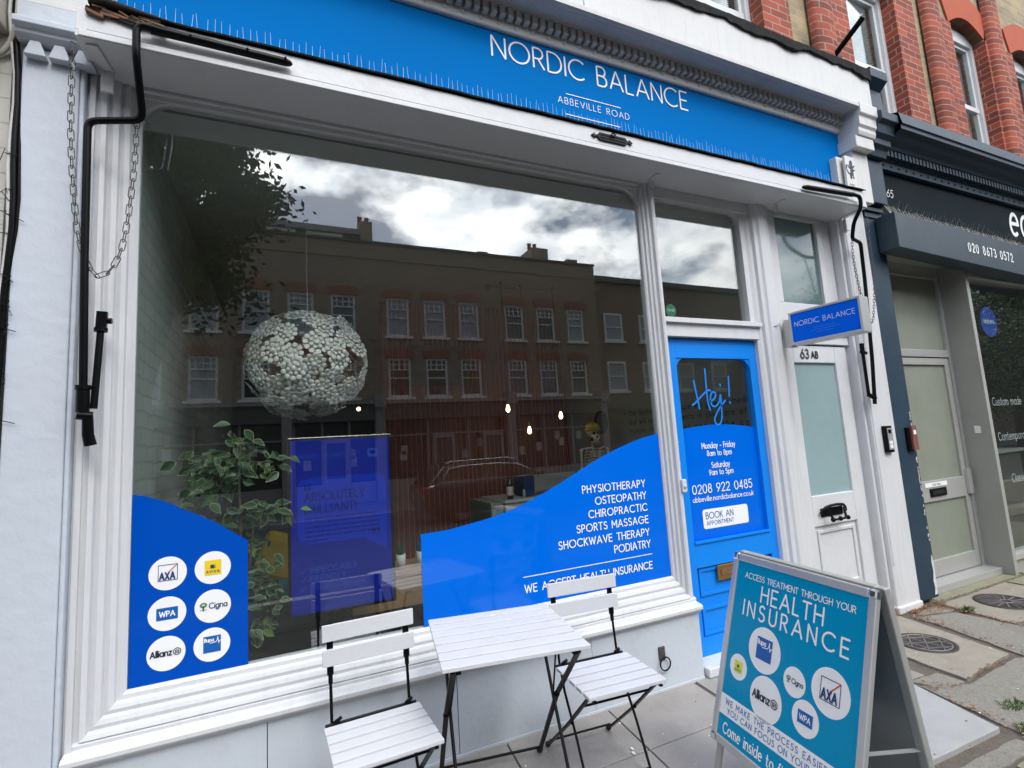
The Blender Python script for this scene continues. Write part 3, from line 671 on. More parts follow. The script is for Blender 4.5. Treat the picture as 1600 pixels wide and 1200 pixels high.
# window graphics on the inside of the glass
gp = front(-0.0065)
left_curve = [(-0.558, 1.335), (-0.52, 1.327), (-0.465, 1.305), (-0.42, 1.283), (-0.38, 1.257), (-0.32, 1.226), (-0.261, 1.190), (-0.20, 1.145), (-0.137, 1.098)]
v1 = MB().mat('vinyl_deep').slab(gp, [(-0.558, 0.579), (-0.135, 0.579)]+left_curve[::-1], -0.001, 0.0).build('window_graphic', 'vinyl_deep', shop)
for (cx, cz, kd) in ((-0.431, 1.003, 'square'), (-0.269, 1.002, 'yellow'), (-0.431, 0.843, 'wpa'), (-0.268, 0.844, 'cigna'), (-0.432, 0.688, 'allianz'), (-0.270, 0.689, 'bupa')):
    logo(MB(), gp, kd, cx, cz, 0.067).build('logo_disc', 'ink_white', v1)
rc = smooth_path([(0.634, 1.026, 0), (0.779, 1.031, 0), (0.867, 1.043, 0), (1.0, 1.062, 0), (1.145, 1.094, 0), (1.294, 1.146, 0), (1.40, 1.187, 0), (1.509, 1.234, 0), (1.683, 1.312, 0), (1.80, 1.358, 0), (1.924, 1.398, 0), (2.05, 1.433, 0), (2.188, 1.457, 0)], 4)
v2 = MB().mat('vinyl_blue').slab(gp, [(0.633, 0.579), (2.188, 0.579)]+[(p.x, p.y) for p in rc][::-1], -0.001, 0.0).build('window_graphic', 'vinyl_blue', shop)
for s_, z, x0 in (('PHYSIOTHERAPY', 1.137, 1.597), ('OSTEOPATHY', 1.065, 1.680), ('CHIROPRACTIC', 0.993, 1.628), ('SPORTS MASSAGE', 0.919, 1.540), ('SHOCKWAVE THERAPY', 0.844, 1.415), ('PODIATRY', 0.774, 1.787)):
    m = MB().mat('ink_white'); text(m, gp, s_, x0, z, 0.041, 0.15, width=2.05-x0, h=0.0012); m.build('lettering', 'ink_white', v2)
m = MB().mat('ink_white'); text(m, gp, 'WE ACCEPT HEALTH INSURANCE', 1.19, 0.648, 0.040, 0.15, width=0.86, h=0.0012); m.build('lettering', 'ink_white', v2)
m = MB(); stroke(m, gp, [(1.185, 0.730), (2.056, 0.732)], 0.0042, 0.0012); m.build('rule_line', 'ink_white', v2)

# transom light over the blue door
mb = MB()
mb.box(2.2905, 3.20, -0.03, 0.05, 2.095, 2.225)
mb.box(2.2905, 3.20, -0.055, -0.029, 2.185, 2.215)
mb.box(2.2905, 3.20, -0.04, 0.05, 3.055, 3.13)
mb.box(2.2905, 2.32, -0.02, 0.05, 2.2251, 3.0549)
mb.box(3.125, 3.18, -0.02, 0.05, 2.225, 3.055)
for sx, x0 in ((1, 2.319), (-1, 3.126)):
    P = [(x0, 3.057)] + [(x0+sx*(0.09-0.09*math.sin(R(a))), 2.967+0.09*math.cos(R(a))) for a in range(0, 91, 10)]
    mb.slab(front(0.01), P if sx > 0 else P[::-1], -0.02, 0.024)
mb.build('transom_frame', 'white', shop, 0.003)
tp = MB().box(2.315, 3.13, 0.017, 0.023, 2.22, 3.06).build('transom_pane', 'shop_glass', shop)
m = MB(); m.mat('green_sticker').poly(front(0.028), disc(2.43, 2.285, 0.045), 0.001)
text(m.mat('ink_white'), front(0.028), 'FAVE', 2.43, 2.278, 0.018, 0.16, align='c', h=0.0018)
m.build('round_sticker', 'green_sticker', tp)

# blue door
DY = 0.03
door = MB().mat('door_blue')
for a, b, c, d in ((2.296, 2.4150, 0.03, 2.085), (3.10, 3.20, 0.03, 2.085), (2.4151, 3.0999, 1.955, 2.085), (2.4151, 3.0999, 0.585, 0.735), (2.4151, 3.0999, 0.03, 0.16)):
    door.box(a, b, DY-0.02, DY+0.03, c, d)
for sx, x0 in ((1, 2.4149), (-1, 3.1001)):
    P = [(x0, 1.9551)] + [(x0+sx*(0.085-0.085*math.sin(R(a))), 1.87+0.085*math.cos(R(a))) for a in range(0, 91, 10)]
    door.slab(front(DY), P if sx > 0 else P[::-1], -0.02, 0.014)
door.box(2.42, 3.095, DY+0.004, DY+0.02, 0.16, 0.585)
for z in (0.165, 0.405):                                                # two flat panels with raised borders
    for a, b, c, d in ((2.44, 2.462, z, z+0.17), (3.05, 3.072, z, z+0.17), (2.4621, 3.0499, z, z+0.02), (2.4621, 3.0499, z+0.15, z+0.17)):
        door.box(a, b, DY-0.008, DY+0.005, c, d)
door.box(2.4151, 3.0999, DY-0.03, DY-0.019, 0.735, 0.752)
door = door.build('door', 'door_blue', shop, 0.004)
door['label'] = 'bright blue half-glazed door'
MB().box(2.41, 3.105, DY+0.012, DY+0.018, 0.73, 1.96).build('pane', 'door_glass', door)
dp = front(DY+0.0085)
m = MB().mat('vinyl_blue')
m.slab(dp, [(2.412, 0.732), (3.102, 0.732), (3.102, 1.462)]+[(3.102-0.69*t/10, 1.462+0.028*math.sin(math.pi*t/10)+0.012*t/10) for t in range(1, 11)], -0.001, 0.0)
m.build('door_graphic', 'vinyl_blue', door)
m = MB().mat('ink_white'); text(m, dp, 'Monday - Friday', 2.742, 1.338, 0.036, 0.15, width=0.305, align='c', h=0.0012); m.build('lettering', 'ink_white', door)
m = MB().mat('ink_white'); text(m, dp, '8am to 8pm', 2.742, 1.287, 0.034, 0.15, width=0.225, align='c', h=0.0012); m.build('lettering', 'ink_white', door)
m = MB().mat('ink_white'); text(m, dp, 'Saturday', 2.742, 1.206, 0.036, 0.15, width=0.165, align='c', h=0.0012); m.build('lettering', 'ink_white', door)
m = MB().mat('ink_white'); text(m, dp, '9am to 5pm', 2.742, 1.158, 0.034, 0.15, width=0.22, align='c', h=0.0012); m.build('lettering', 'ink_white', door)
m = MB().mat('ink_white'); text(m, dp, '0208 922 0485', 2.742, 1.045, 0.056, 0.12, width=0.545, align='c', h=0.0012); m.build('lettering', 'ink_white', door)
m = MB().mat('ink_white'); text(m, dp, 'abbeville.nordicbalance.co.uk', 2.742, 0.992, 0.030, 0.15, width=0.555, align='c', h=0.0012); m.build('lettering', 'ink_white', door)
m = MB().mat('ink_white'); m.poly(dp, rrect(2.535, 2.948, 0.812, 0.938, 0.018), 0.0012); m.build('booking_label', 'ink_white', door)
m = MB().mat('ink_blue'); text(m, dp, 'BOOK AN', 2.562, 0.876, 0.040, 0.13, width=0.245, h=0.002); m.build('lettering', 'ink_blue', door)
m = MB().mat('ink_blue'); text(m, dp, 'APPOINTMENT', 2.562, 0.834, 0.026, 0.14, width=0.245, h=0.002); m.build('lettering', 'ink_blue', door)
m = MB().mat('ink_bright')
hej = [[(2.575, 1.80, 0), (2.585, 1.74, 0), (2.598, 1.66, 0), (2.604, 1.61, 0)], [(2.545, 1.635, 0), (2.58, 1.655, 0), (2.64, 1.70, 0), (2.70, 1.735, 0), (2.72, 1.73, 0)], [(2.69, 1.885, 0), (2.687, 1.80, 0), (2.685, 1.72, 0), (2.687, 1.65, 0), (2.70, 1.60, 0)],
       [(2.705, 1.655, 0), (2.75, 1.675, 0), (2.765, 1.71, 0), (2.74, 1.722, 0), (2.715, 1.69, 0), (2.715, 1.64, 0), (2.745, 1.62, 0), (2.79, 1.65, 0), (2.81, 1.70, 0), (2.807, 1.62, 0), (2.80, 1.54, 0), (2.775, 1.497, 0), (2.74, 1.50, 0), (2.735, 1.54, 0), (2.78, 1.60, 0), (2.85, 1.66, 0)],
       [(2.815, 1.775, 0), (2.817, 1.765, 0)], [(2.905, 1.83, 0), (2.898, 1.74, 0), (2.893, 1.69, 0)], [(2.893, 1.648, 0), (2.894, 1.64, 0)]]
for q in hej: stroke(m, dp, [(p.x, p.y) for p in smooth_path(q, 5)], 0.0125, 0.0012)
m.build('greeting_lettering', 'ink_bright', door)

mb = MB().mat('brass'); mb.box(2.585, 2.755, DY-0.024, DY-0.018, 0.485, 0.58); mb.mat('old_wood').box(2.61, 2.73, DY-0.028, DY-0.022, 0.512, 0.553)
mb.build('letter_plate', 'brass', door, 0.003)
MB().box(2.30, 3.24, -0.135, 0.03, 0.0, 0.052).build('door_step', 'white', shop, 0.006)

# flat entrance: white door with frosted lights
WY = 0.0
mb = MB()
for a, b, c, d in ((3.455, 3.545, 0.04, 2.062), (4.03, 4.17, 0.04, 2.062), (3.5451, 4.0299, 1.93, 2.062), (3.5451, 4.0299, 0.71, 0.93), (3.5451, 4.0299, 0.04, 0.24)):
    mb.box(a, b, WY-0.015, WY+0.03, c, d)
mb.box(3.545, 4.03, WY+0.002, WY+0.02, 0.24, 0.71)
for a, b, c, d in ((3.575, 3.60, 0.27, 0.68), (3.975, 4.0, 0.27, 0.68), (3.6001, 3.9749, 0.27, 0.295), (3.6001, 3.9749, 0.655, 0.68)):
    mb.box(a, b, WY-0.01, WY+0.003, c, d)
wd = mb.build('door', 'white_clean', shop, 0.005)
wd['label'] = 'white panelled door with a tall frosted pane'
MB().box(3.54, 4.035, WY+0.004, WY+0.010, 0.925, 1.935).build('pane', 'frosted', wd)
mb = MB()                                                               # black knocker over its letter flap
mb.box(3.62, 3.86, WY-0.024, WY-0.014, 0.775, 0.835)
mb.tube(smooth_path([(3.60, -0.03, 0.80), (3.64, -0.05, 0.845), (3.74, -0.055, 0.857), (3.84, -0.05, 0.845), (3.885, -0.03, 0.80)], 4), 0.011, 6)
mb.tube(round_path([(3.655, -0.05, 0.83), (3.67, -0.075, 0.755), (3.82, -0.075, 0.755), (3.835, -0.05, 0.83)], 0.03), 0.009, 6)
for x in (3.66, 3.745, 3.83): mb.ball((x, -0.078, 0.757), 0.017)
mb.build('knocker', 'black_metal', wd)
m = MB().mat('chain_steel'); wp = front(WY-0.0155)
text(m, wp, '63', 3.625, 1.965, 0.068, 0.20, gap=0.25, h=0.003); text(m.mat('black_metal'), wp, 'AB', 3.745, 1.967, 0.050, 0.19, gap=0.25, h=0.003)
m.build('house_number', 'chain_steel', wd)
mb = MB()
mb.box(3.455, 4.20, -0.03, 0.05, 2.075, 2.20); mb.box(3.455, 4.20, -0.05, -0.029, 2.15, 2.185); mb.box(3.455, 4.20, -0.02, 0.05, 2.20, 2.40)
mb.box(3.455, 3.515, -0.02, 0.05, 2.40, 3.13); mb.box(4.00, 4.06, -0.02, 0.05, 2.40, 3.13); mb.box(3.5151, 3.9999, -0.02, 0.05, 3.095, 3.13)
mb.box(4.0601, 4.20, 0.0, 0.05, 2.40, 3.13); mb.box(4.1701, 4.21, 0.002, 0.06, 0.0, 2.075)
mb.build('transom_frame', 'white_clean', shop, 0.004)
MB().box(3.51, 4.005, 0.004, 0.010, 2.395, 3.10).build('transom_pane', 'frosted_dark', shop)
MB().box(3.43, 4.23, -0.09, 0.05, 0.0, 0.04).build('door_step', 'red_step', shop, 0.008)
# white plinth foot of the pilaster with chipped edge
mb = MB()
mb.box(4.225, 4.537, -0.115, 0.1, -0.01, 0.05)
mb.build('plinth', 'white_board', shop, 0.012)

# brick shell round the shop, so the room inside is closed
rm = MB().mat('room_grey')
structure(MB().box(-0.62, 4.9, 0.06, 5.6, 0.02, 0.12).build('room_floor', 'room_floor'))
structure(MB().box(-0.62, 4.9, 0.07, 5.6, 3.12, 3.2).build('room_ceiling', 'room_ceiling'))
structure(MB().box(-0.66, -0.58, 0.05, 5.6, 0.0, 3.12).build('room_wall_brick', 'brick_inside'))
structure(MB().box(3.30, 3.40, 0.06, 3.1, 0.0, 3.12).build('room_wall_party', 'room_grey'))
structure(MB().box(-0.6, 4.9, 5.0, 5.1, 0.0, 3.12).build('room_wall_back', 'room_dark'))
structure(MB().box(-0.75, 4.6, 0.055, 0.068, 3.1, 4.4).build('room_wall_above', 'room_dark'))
mb = MB().mat('slat_red')
x = 1.02
while x < 3.299:
    w_ = 0.058+rnd.uniform(-0.002, 0.002)
    mb.mat('slat_red').box(x, min(x+w_-0.006, 3.2995), 3.0, 3.03, 0.12, 3.119)
    mb.mat('slat_line').box(x+w_-0.0055, min(x+w_+0.0000, 3.2995), 3.004, 3.03, 0.12, 3.119)
    x += w_
structure(mb.build('room_wall_boarded', 'slat_red'))
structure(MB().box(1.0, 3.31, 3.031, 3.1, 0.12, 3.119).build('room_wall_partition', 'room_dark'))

# ================================================================== AWNING over the clinic
aw = thing('awning', 'long white awning box with black folding arms over the clinic window', 'awning', (1.8, -0.3, 3.12))
AX0, AX1, AY, AZ = -0.72, 4.235, -0.30, 3.125
mb = MB()
mb.box(AX0, AX1, AY, -0.058, AZ+0.001, AZ+0.028)
mb.box(AX0+0.012, AX1-0.012, AY-0.006, AY+0.001, AZ+0.003, AZ+0.030)
mb.box(AX0+0.02, AX1-0.02, AY+0.003, AY+0.16, AZ+0.037, AZ+0.135)
mb.mat('lead').box(AX0+0.04, AX1-0.04, AY+0.03, AY+0.05, AZ+0.0281, AZ+0.0369)  # near-black strip put in the groove to stand for its shade
mb.cur = 'white_clean'
mb.box(AX0, AX0+0.035, AY+0.002, -0.11, AZ+0.03, AZ+0.125)
mb.box(AX1-0.03, AX1, AY+0.002, -0.11, AZ+0.03, AZ+0.125)
mb.build('box', 'white_clean', aw, 0.003)
mb = MB(); vs = []; N = 90
for i in range(N+1):
    x = AX0+0.06+(AX1-AX0-0.07)*i/N; w = rnd.uniform(-0.0025, 0.0025)
    vs += [(x, AY-0.012, AZ+0.139+w), (x, AY-0.014, AZ+0.147+w), (x, AY+0.03, AZ+0.151+w), (x, -0.101, AZ+0.165)]
mb.add(vs, [(i*4+k, i*4+k+1, i*4+k+5, i*4+k+4) for i in range(N) for k in range(3)]).build('lead_cap', 'lead', aw)
mb = MB()                                                               # rotten left end of the box
for k in range(26):
    x = AX0+0.03+rnd.uniform(0, 0.21); z = AZ+0.128-(x-AX0)*0.02+rnd.uniform(-0.024, 0.012)
    L_ = rnd.uniform(0.03, 0.10)
    mb.mat('old_wood' if k % 3 else 'lead').bar((x, AY-0.003-rnd.uniform(0, 0.012), z), (x+L_, AY-0.003-rnd.uniform(0, 0.008), z-rnd.uniform(-0.004, 0.022)), rnd.uniform(0.006, 0.016), rnd.uniform(0.006, 0.014))
mb.mat('lead').tube([(AX0+0.045, AY-0.008, AZ+0.152), (AX0+0.10, AY-0.018, AZ+0.156), (AX0+0.22, AY-0.014, AZ+0.147), (AX0+0.34, AY-0.010, AZ+0.142)], [0.020, 0.018, 0.012, 0.004], 7)
mb.build('rotten_end', 'old_wood', aw)
for x in (2.24, 3.42):
    mb = MB(); mb.bar((x, -0.125, AZ-0.004), (x-0.01, -0.20, AZ-0.004), 0.035, 0.006)
    mb.box(x-0.017, x+0.017, -0.125, -0.115, AZ-0.06, AZ-0.002); mb.build('bracket', 'white', aw, 0.002)
mb = MB(); mb.bar((-0.655, -0.115, AZ-0.004), (-0.675, -0.27, AZ-0.004), 0.04, 0.007); mb.box(-0.68, -0.635, -0.132, -0.12, AZ-0.105, AZ-0.002); mb.build('bracket', 'white', aw, 0.002)
mb = MB(); mb.bar((4.215, -0.115, AZ-0.004), (4.20, -0.25, AZ-0.004), 0.04, 0.007); mb.box(4.238, 4.272, -0.125, -0.105, AZ-0.105, AZ-0.002); mb.build('bracket', 'white', aw, 0.002)
m = MB()
B = 0.014
m.tube(round_path([(-0.415, AY-0.035, AZ+0.075), (-0.515, AY-0.035, AZ+0.082), (-0.515, AY-0.03, AZ-0.05), (-0.512, -0.215, 2.87), (-0.70, -0.19, 2.842), (-0.695, -0.185, 2.30), (-0.683, -0.18, 1.665)], 0.035), B, 10)
m.tube([(-0.47, AY-0.030, AZ+0.078), (0.03, AY-0.024, AZ+0.075), (0.05, AY-0.022, AZ+0.0745), (0.058, AY-0.02, AZ+0.074)], [0.0185, 0.0175, 0.012, 0.004], 12)
for x in (-0.33, -0.12, 0.03): m.ball((x, AY-0.045, AZ+0.079), 0.006, n=6, m=4)
m.tube([(-0.685, -0.18, 1.76), (-0.684, -0.18, 1.665)], 0.021, 10); m.tube([(-0.685, -0.18, 1.768), (-0.685, -0.18, 1.752)], 0.025, 10)
m.tube([(-0.70, -0.19, 1.655), (-0.655, -0.175, 1.65)], 0.017, 8)
m.tube([(-0.670, -0.175, 1.66), (-0.667, -0.172, 1.58), (-0.66, -0.165, 1.54)], [0.017, 0.019, 0.020], 10)
m.tube([(-0.655, -0.165, 1.68), (-0.645, -0.15, 2.00)], 0.0125, 8)
m.tube([(-0.645, -0.15, 1.985), (-0.645, -0.15, 2.0)], 0.023, 8)
m.bar((-0.643, -0.155, 1.995), (-0.640, -0.155, 2.065), 0.034, 0.018, (0, 1, 0))
m.tube([(-0.645, -0.15, 2.03), (-0.61, -0.15, 2.03)], 0.012, 8)
m.build('folding_arm', 'black_paint', aw)
m = MB()
m.tube(round_path([(3.99, AY-0.035, 3.19), (4.10, AY-0.035, 3.185), (4.10, AY-0.03, 3.10), (4.085, -0.27, 3.0), (4.155, -0.20, 2.905), (4.31, -0.17, 2.90), (4.33, -0.15, 2.6), (4.275, -0.15, 1.95), (4.225, -0.15, 1.585)], 0.035), B, 10)
m.tube([(3.45, AY-0.02, 3.166), (3.46, AY-0.022, 3.166), (3.49, AY-0.026, 3.167), (4.02, AY-0.030, 3.19)], [0.004, 0.012, 0.0175, 0.0185], 12)
m.tube([(4.25, -0.145, 1.63), (4.19, -0.135, 1.66)], 0.017, 8)
m.tube([(4.19, -0.135, 1.66), (4.20, -0.13, 2.03)], 0.0125, 8); m.bar((4.20, -0.13, 2.0), (4.20, -0.13, 2.07), 0.032, 0.018, (0, 1, 0)); m.bar((4.17, -0.135, 2.0), (4.235, -0.135, 1.99), 0.02, 0.02)
m.build('folding_arm', 'black_paint', aw)
m = MB(); pe = front(AY+0.004)                                           # cast maker's plate
m.slab(pe, [(1.695, AZ+0.085), (1.715, AZ+0.108), (1.90, AZ+0.108), (1.92, AZ+0.085), (1.90, AZ+0.062), (1.715, AZ+0.062)], -0.002, 0.012)
for sx, x in ((-1, 1.695), (1, 1.92)):
    m.slab(pe, [(x-sx*0.004, AZ+0.091), (x+sx*0.014, AZ+0.091), (x+sx*0.010, AZ+0.103), (x+sx*0.036, AZ+0.085), (x+sx*0.010, AZ+0.067), (x+sx*0.014, AZ+0.079), (x-sx*0.004, AZ+0.079)][::sx], -0.001, 0.010)
for k in range(34): m.ball((1.722+(k % 17)*0.0107+rnd.uniform(-.002, .002), AY-0.009, AZ+0.076+0.018*(k//17)), 0.0042, 0.004, 0.0052, 5, 3)
m.tube([(1.808+0.013*math.cos(R(a)), AY-0.016, AZ+0.100+0.013*math.sin(R(a))) for a in range(-60, 250, 30)], 0.0045, 6)
m.build('maker_plate', 'black_metal', aw)

def chain(name, label, pts, link=0.028, wire=0.0022, cat='chain'):
    P = smooth_path(pts, 14); d = [0]
    for i in range(1, len(P)): d.append(d[-1]+(P[i]-P[i-1]).length)
    def at(s):
        for i in range(1, len(d)):
            if d[i] >= s:
                t = (s-d[i-1])/max(1e-9, d[i]-d[i-1]); return P[i-1].lerp(P[i], t)
        return P[-1]
    mb = MB(); s = 0; k = 0; step = link*0.80
    while s+link < d[-1]:
        a, b = at(s), at(s+link); t = (b-a).normalized()
        side = Vector((0.8, 0.6, 0)) if k % 2 == 0 else Vector((0.6, -0.8, 0))
        side = (side-t*side.dot(t)).normalized(); c = (a+b)/2; hl, hw = link*0.53, link*0.26
        hw = link*0.22; ring = [c+t*((hl-hw)*(1 if math.cos(q) > 0 else -1)+hw*math.cos(q))+side*hw*math.sin(q) for q in [2*math.pi*j/14 for j in range(14)]]
        mb.tube(ring, wire, 5, closed=True); s += step; k += 1
    return tag(mb.build(name, 'chain_steel'), label, cat)
chain('chain', 'long slack steel chain looped from the left end of the awning box', [(-0.755, -0.20, 3.165), (-0.75, -0.20, 2.80), (-0.735, -0.19, 2.53), (-0.712, -0.18, 2.33), (-0.655, -0.17, 2.20), (-0.585, -0.17, 2.31), (-0.548, -0.18, 2.62), (-0.535, -0.2, 2.90)], 0.047, 0.0019)
chain('chain', 'slack steel chain hanging around the right awning arm beside the navy pilaster', [(4.15, -0.20, 2.90), (4.17, -0.18, 2.70), (4.22, -0.17, 2.45), (4.29, -0.165, 2.26), (4.33, -0.16, 2.24), (4.375, -0.16, 2.35), (4.44, -0.16, 2.62), (4.47, -0.15, 2.95), (4.48, -0.15, 3.16)], 0.032, 0.0020)

def spikes(name, label, x0, x1, fn, n, mat, hgt, strip, spread, r):
    t = thing(name, label, 'bird spikes', fn((x0+x1)/2, 0))
    k = 0; per = max(1, n//strip)
    for s_ in range(strip):
        mb = MB(); xa = x0+(x1-x0)*s_/strip; xb = x0+(x1-x0)*(s_+1)/strip-0.004
        mb.bar(fn(xa, 0), fn(xb, 0), 0.022, 0.004)
        for j in range(per):
            x = xa+(xb-xa)*(j+0.5)/per+rnd.uniform(-0.0015, 0.0015); k += 1
            b = Vector(fn(x, 0)); up = Vector((rnd.uniform(-0.05, 0.05)+(spread if k % 2 else -spread)*0.35, (spread if k % 3 else -spread)*0.5+rnd.uniform(-.04, .04), 1)).normalized()
            mb.tube([b, b+up*hgt*rnd.uniform(0.8, 1.1)], [r, r*0.45], 4, caps=False)
            if spread > 0.5:
                up = Vector((-up.x, up.y, up.z)); mb.tube([b, b+up*hgt*rnd.uniform(0.8, 1.1)], [r, r*0.5], 4, caps=False)
        mb.build('spike_strip', mat, t)
    return t
spikes('bird_spikes', 'clear plastic bird spikes in a row on top of the white awning box', AX0+0.08, AX1-0.05, lambda x, d: (x, AY+0.045, AZ+0.153), 168, 'spike', 0.10, 14, 0.08, 0.0013)

# ================================================================== small things fixed to the clinic front
sg = thing('projecting_sign', 'silver box sign with blue faces jutting out from the post above the white door', 'sign', (3.42, -0.1, 2.15))
sd = Vector((0.06, -0.475, 0.0)).normalized()                           # direction it projects
def sp_(a, b, h): return Vector((3.385, -0.075, 0)) + sd*a + Vector((0, 0, b)) - Vector((-sd.y, sd.x, 0))*0 + Vector((sd.y, -sd.x, 0))*h
spl = PL((3.385, -0.075, 0), sd, (0, 0, 1))
mb = MB(); W0, W1, Z0, Z1, TH = 0.05, 0.53, 2.035, 2.275, 0.11
for a, b, c, d in ((W0, W0+0.016, Z0, Z1), (W1-0.016, W1, Z0, Z1), (W0+0.0161, W1-0.0161, Z0, Z0+0.018), (W0+0.0161, W1-0.0161, Z1-0.016, Z1)):
    mb.slab(spl, [(a, c), (b, c), (b, d), (a, d)], -TH, 0.004)
mb.build('frame', 'alu', sg, 0.003)
fb = MB(); fb.slab(spl, [(W0+0.0155, Z0+0.0175), (W1-0.0155, Z0+0.0175), (W1-0.0155, Z1-0.0155), (W0+0.0155, Z1-0.0155)], -TH+0.006, -0.002)
fb = fb.build('sign_panel', 'sign_blue', sg)
m = MB().mat('ink_white'); text(m, spl, 'NORDIC BALANCE', (W0+W1)/2, 2.165, 0.034, 0.085, width=0.40, align='c', h=-0.001, cap=False)
for k, (a, b) in enumerate(((0.22, 0.36), (0.20, 0.385), (0.235, 0.345))): stroke(m.mat('sign_faint'), spl, [(a, 2.130-k*0.017), (b, 2.130-k*0.017)], 0.0028, -0.001, False)
m.build('lettering', 'ink_pale', fb)
mb = MB(); mb.slab(spl, [(-0.02, 2.03), (0.052, 2.03), (0.052, 2.225), (-0.02, 2.225)], -0.06, -0.03); mb.slab(spl, [(0.0, 2.025), (0.045, 2.025), (0.045, 2.23), (0.0, 2.23)], -0.085, -0.012)
mb.build('mounting_bracket', 'alu', sg, 0.002)
tag(MB().tube(smooth_path([(3.455, -0.06, 2.22), (3.40, -0.09, 2.235), (3.35, -0.09, 2.225), (3.30, -0.09, 2.19), (3.24, -0.05, 2.19), (3.19, -0.04, 2.23)], 5), 0.004, 6).build('cable', 'white', None), 'thin white cable running to the silver box sign', 'cable')

ic = thing('intercom', 'black edged silver door intercom on the white pilaster', 'intercom', (4.39, -0.115, 1.3))
MB().box(4.345, 4.435, -0.128, -0.099, 1.20, 1.41).build('case', 'black_metal', ic, 0.005)
mb = MB().mat('alu'); mb.box(4.365, 4.418, -0.133, -0.126, 1.222, 1.392)
mb.mat('ink_white').box(4.372, 4.41, -0.135, -0.132, 1.235, 1.26); mb.box(4.372, 4.41, -0.135, -0.132, 1.268, 1.29); mb.mat('black_metal').box(4.374, 4.408, -0.135, -0.132, 1.35, 1.38)
mb.build('button_panel', 'alu', ic)
db = thing('doorbell', 'small white doorbell on the post beside the blue door', 'doorbell', (2.34, -0.09, 1.12))
MB().box(2.262, 2.298, -0.105, -0.085, 1.085, 1.165).build('case', 'white', db, 0.006)
MB().lathe([(0, -0.111), (0.011, -0.110), (0.013, -0.104)], (2.280, 0, 1.12), 14, 'y').build('button', 'plastic_grey', db)
for z, lb in ((1.395, 'round white lock knob high on the blue door edge'), (1.26, 'small white oval handle low on the blue door edge')):
    tag(MB().ball((2.325, -0.005, z), 0.018, 0.022, 0.026 if z < 1.3 else 0.02, 10, 7).build('door_knob', 'white_clean'), lb, 'door knob')
tr = thing('wall_ring', 'black iron ring hanging from a small plate on the riser under the window', 'wall ring', (1.985, -0.11, 0.2))
MB().box(1.962, 2.006, -0.111, -0.100, 0.165, 0.238).build('plate', 'chain_steel', tr, 0.003)
MB().tube([(1.992+0.036*math.sin(R(a)), -0.120, 0.148+0.036*math.cos(R(a))) for a in range(0, 360, 20)], 0.0045, 6, closed=True).build('ring', 'black_metal', tr)

pq = thing('plaque', 'small white plaque with a black rampant lion at the right end of the blue fascia', 'plaque', (4.2, -0.27, 3.45))
MB().box(4.165, 4.33, -0.16, -0.10, 3.29, 3.63).build('backing', 'plaque', pq, 0.004)
m = MB().mat('plaque').slab(front(-0.192), [(4.20, 3.30), (4.325, 3.30), (4.335, 3.625), (4.21, 3.625)], -0.01, 0.008)
lp = front(-0.20); sc = 0.0021; ox, oz = 4.238, 3.425
lion = [(10,0),(16,2),(18,12),(24,18),(22,6),(30,4),(32,10),(28,12),(30,26),(26,36),(34,34),(40,40),(38,46),(32,42),(28,44),(36,52),(42,58),(38,62),(30,56),(28,62),(30,72),(24,80),(16,78),(10,72),(14,68),(8,64),(10,58),(14,52),(6,54),(2,60),(-2,54),(6,46),(12,42),(12,30),(8,24),(0,28),(-8,40),(-4,56),(-10,60),(-14,44),(-6,24),(6,16),(6,6)]
bmx = [(ox+a*sc, oz+b*sc) for a, b in lion]
m.mat('ink_dark').slab(lp, bmx, 0.0003, 0.0016)
for z, a, b in ((3.372, 4.232, 4.30), (3.345, 4.225, 4.308)):
    x = a
    while x < b-0.006:
        w_ = rnd.uniform(0.005, 0.009); m.slab(lp, [(x, z), (x+w_*0.8, z), (x+w_*0.8, z+0.012), (x, z+0.012)], 0.0003, 0.001); x += w_+0.004
m.build('face', 'plaque', pq)

# ================================================================== LEFT NEIGHBOUR
nb = thing('white_brick_building', 'white painted brick building at the far left edge', 'building', (-1.6, 0, 0))
MB().box(-3.2, -0.975, -0.095, 0.3, 0.0, 5.5).build('wall', 'brick_white', nb)
mb = MB(); mb.box(-3.2, -0.99, -0.33, -0.095, 3.21, 3.95); mb.box(-3.2, -0.995, -0.345, -0.329, 3.22, 3.245)
mb.build('signboard', 'cream_board', nb, 0.004)
mb = MB().mat('black_paint')
cp = [(-0.938, -0.125, 4.2)]
z = 4.2
while z > 0.1:
    z -= 0.13; cp.append((-0.950+0.012*math.sin(z*3.1)+0.004*math.sin(z*11), -0.125+0.004*math.sin(z*7), z))
mb.tube(cp, 0.011, 8)
mb.mat('cable_white').tube([(x-0.012+0.004*math.sin(z*9), y-0.002, z) for x, y, z in cp], 0.007, 6)
mb.mat('black_paint').tube([(x+0.010+0.006*math.sin(z*5+1), y+0.002, z) for x, y, z in cp], 0.006, 6)
for k in range(26):
    zz = rnd.uniform(1.6, 2.7); x = -0.95+rnd.uniform(-0.02, 0.02)
    mb.tube([(x, -0.135, zz), (x+rnd.uniform(-0.03, 0.03), -0.14, zz+rnd.uniform(-0.03, 0.03)), (x+rnd.uniform(-0.05, 0.06), -0.135, zz+rnd.uniform(-0.06, 0.04))], 0.0016, 4)
tag(mb.build('cable', 'black_paint'), 'frayed black cable bundle running down between the buildings at far left', 'cable')
tag(MB().tube(smooth_path([(-0.944, -0.16, 4.0), (-0.945, -0.15, 3.35), (-0.955, -0.14, 3.22), (-0.985, -0.12, 3.14), (-1.05, -0.11, 3.10), (-1.3, -0.11, 3.09)], 6), 0.010, 8).build('cable', 'cream_board'), 'thick cream cable bending left under the signboard in the top left corner', 'cable')

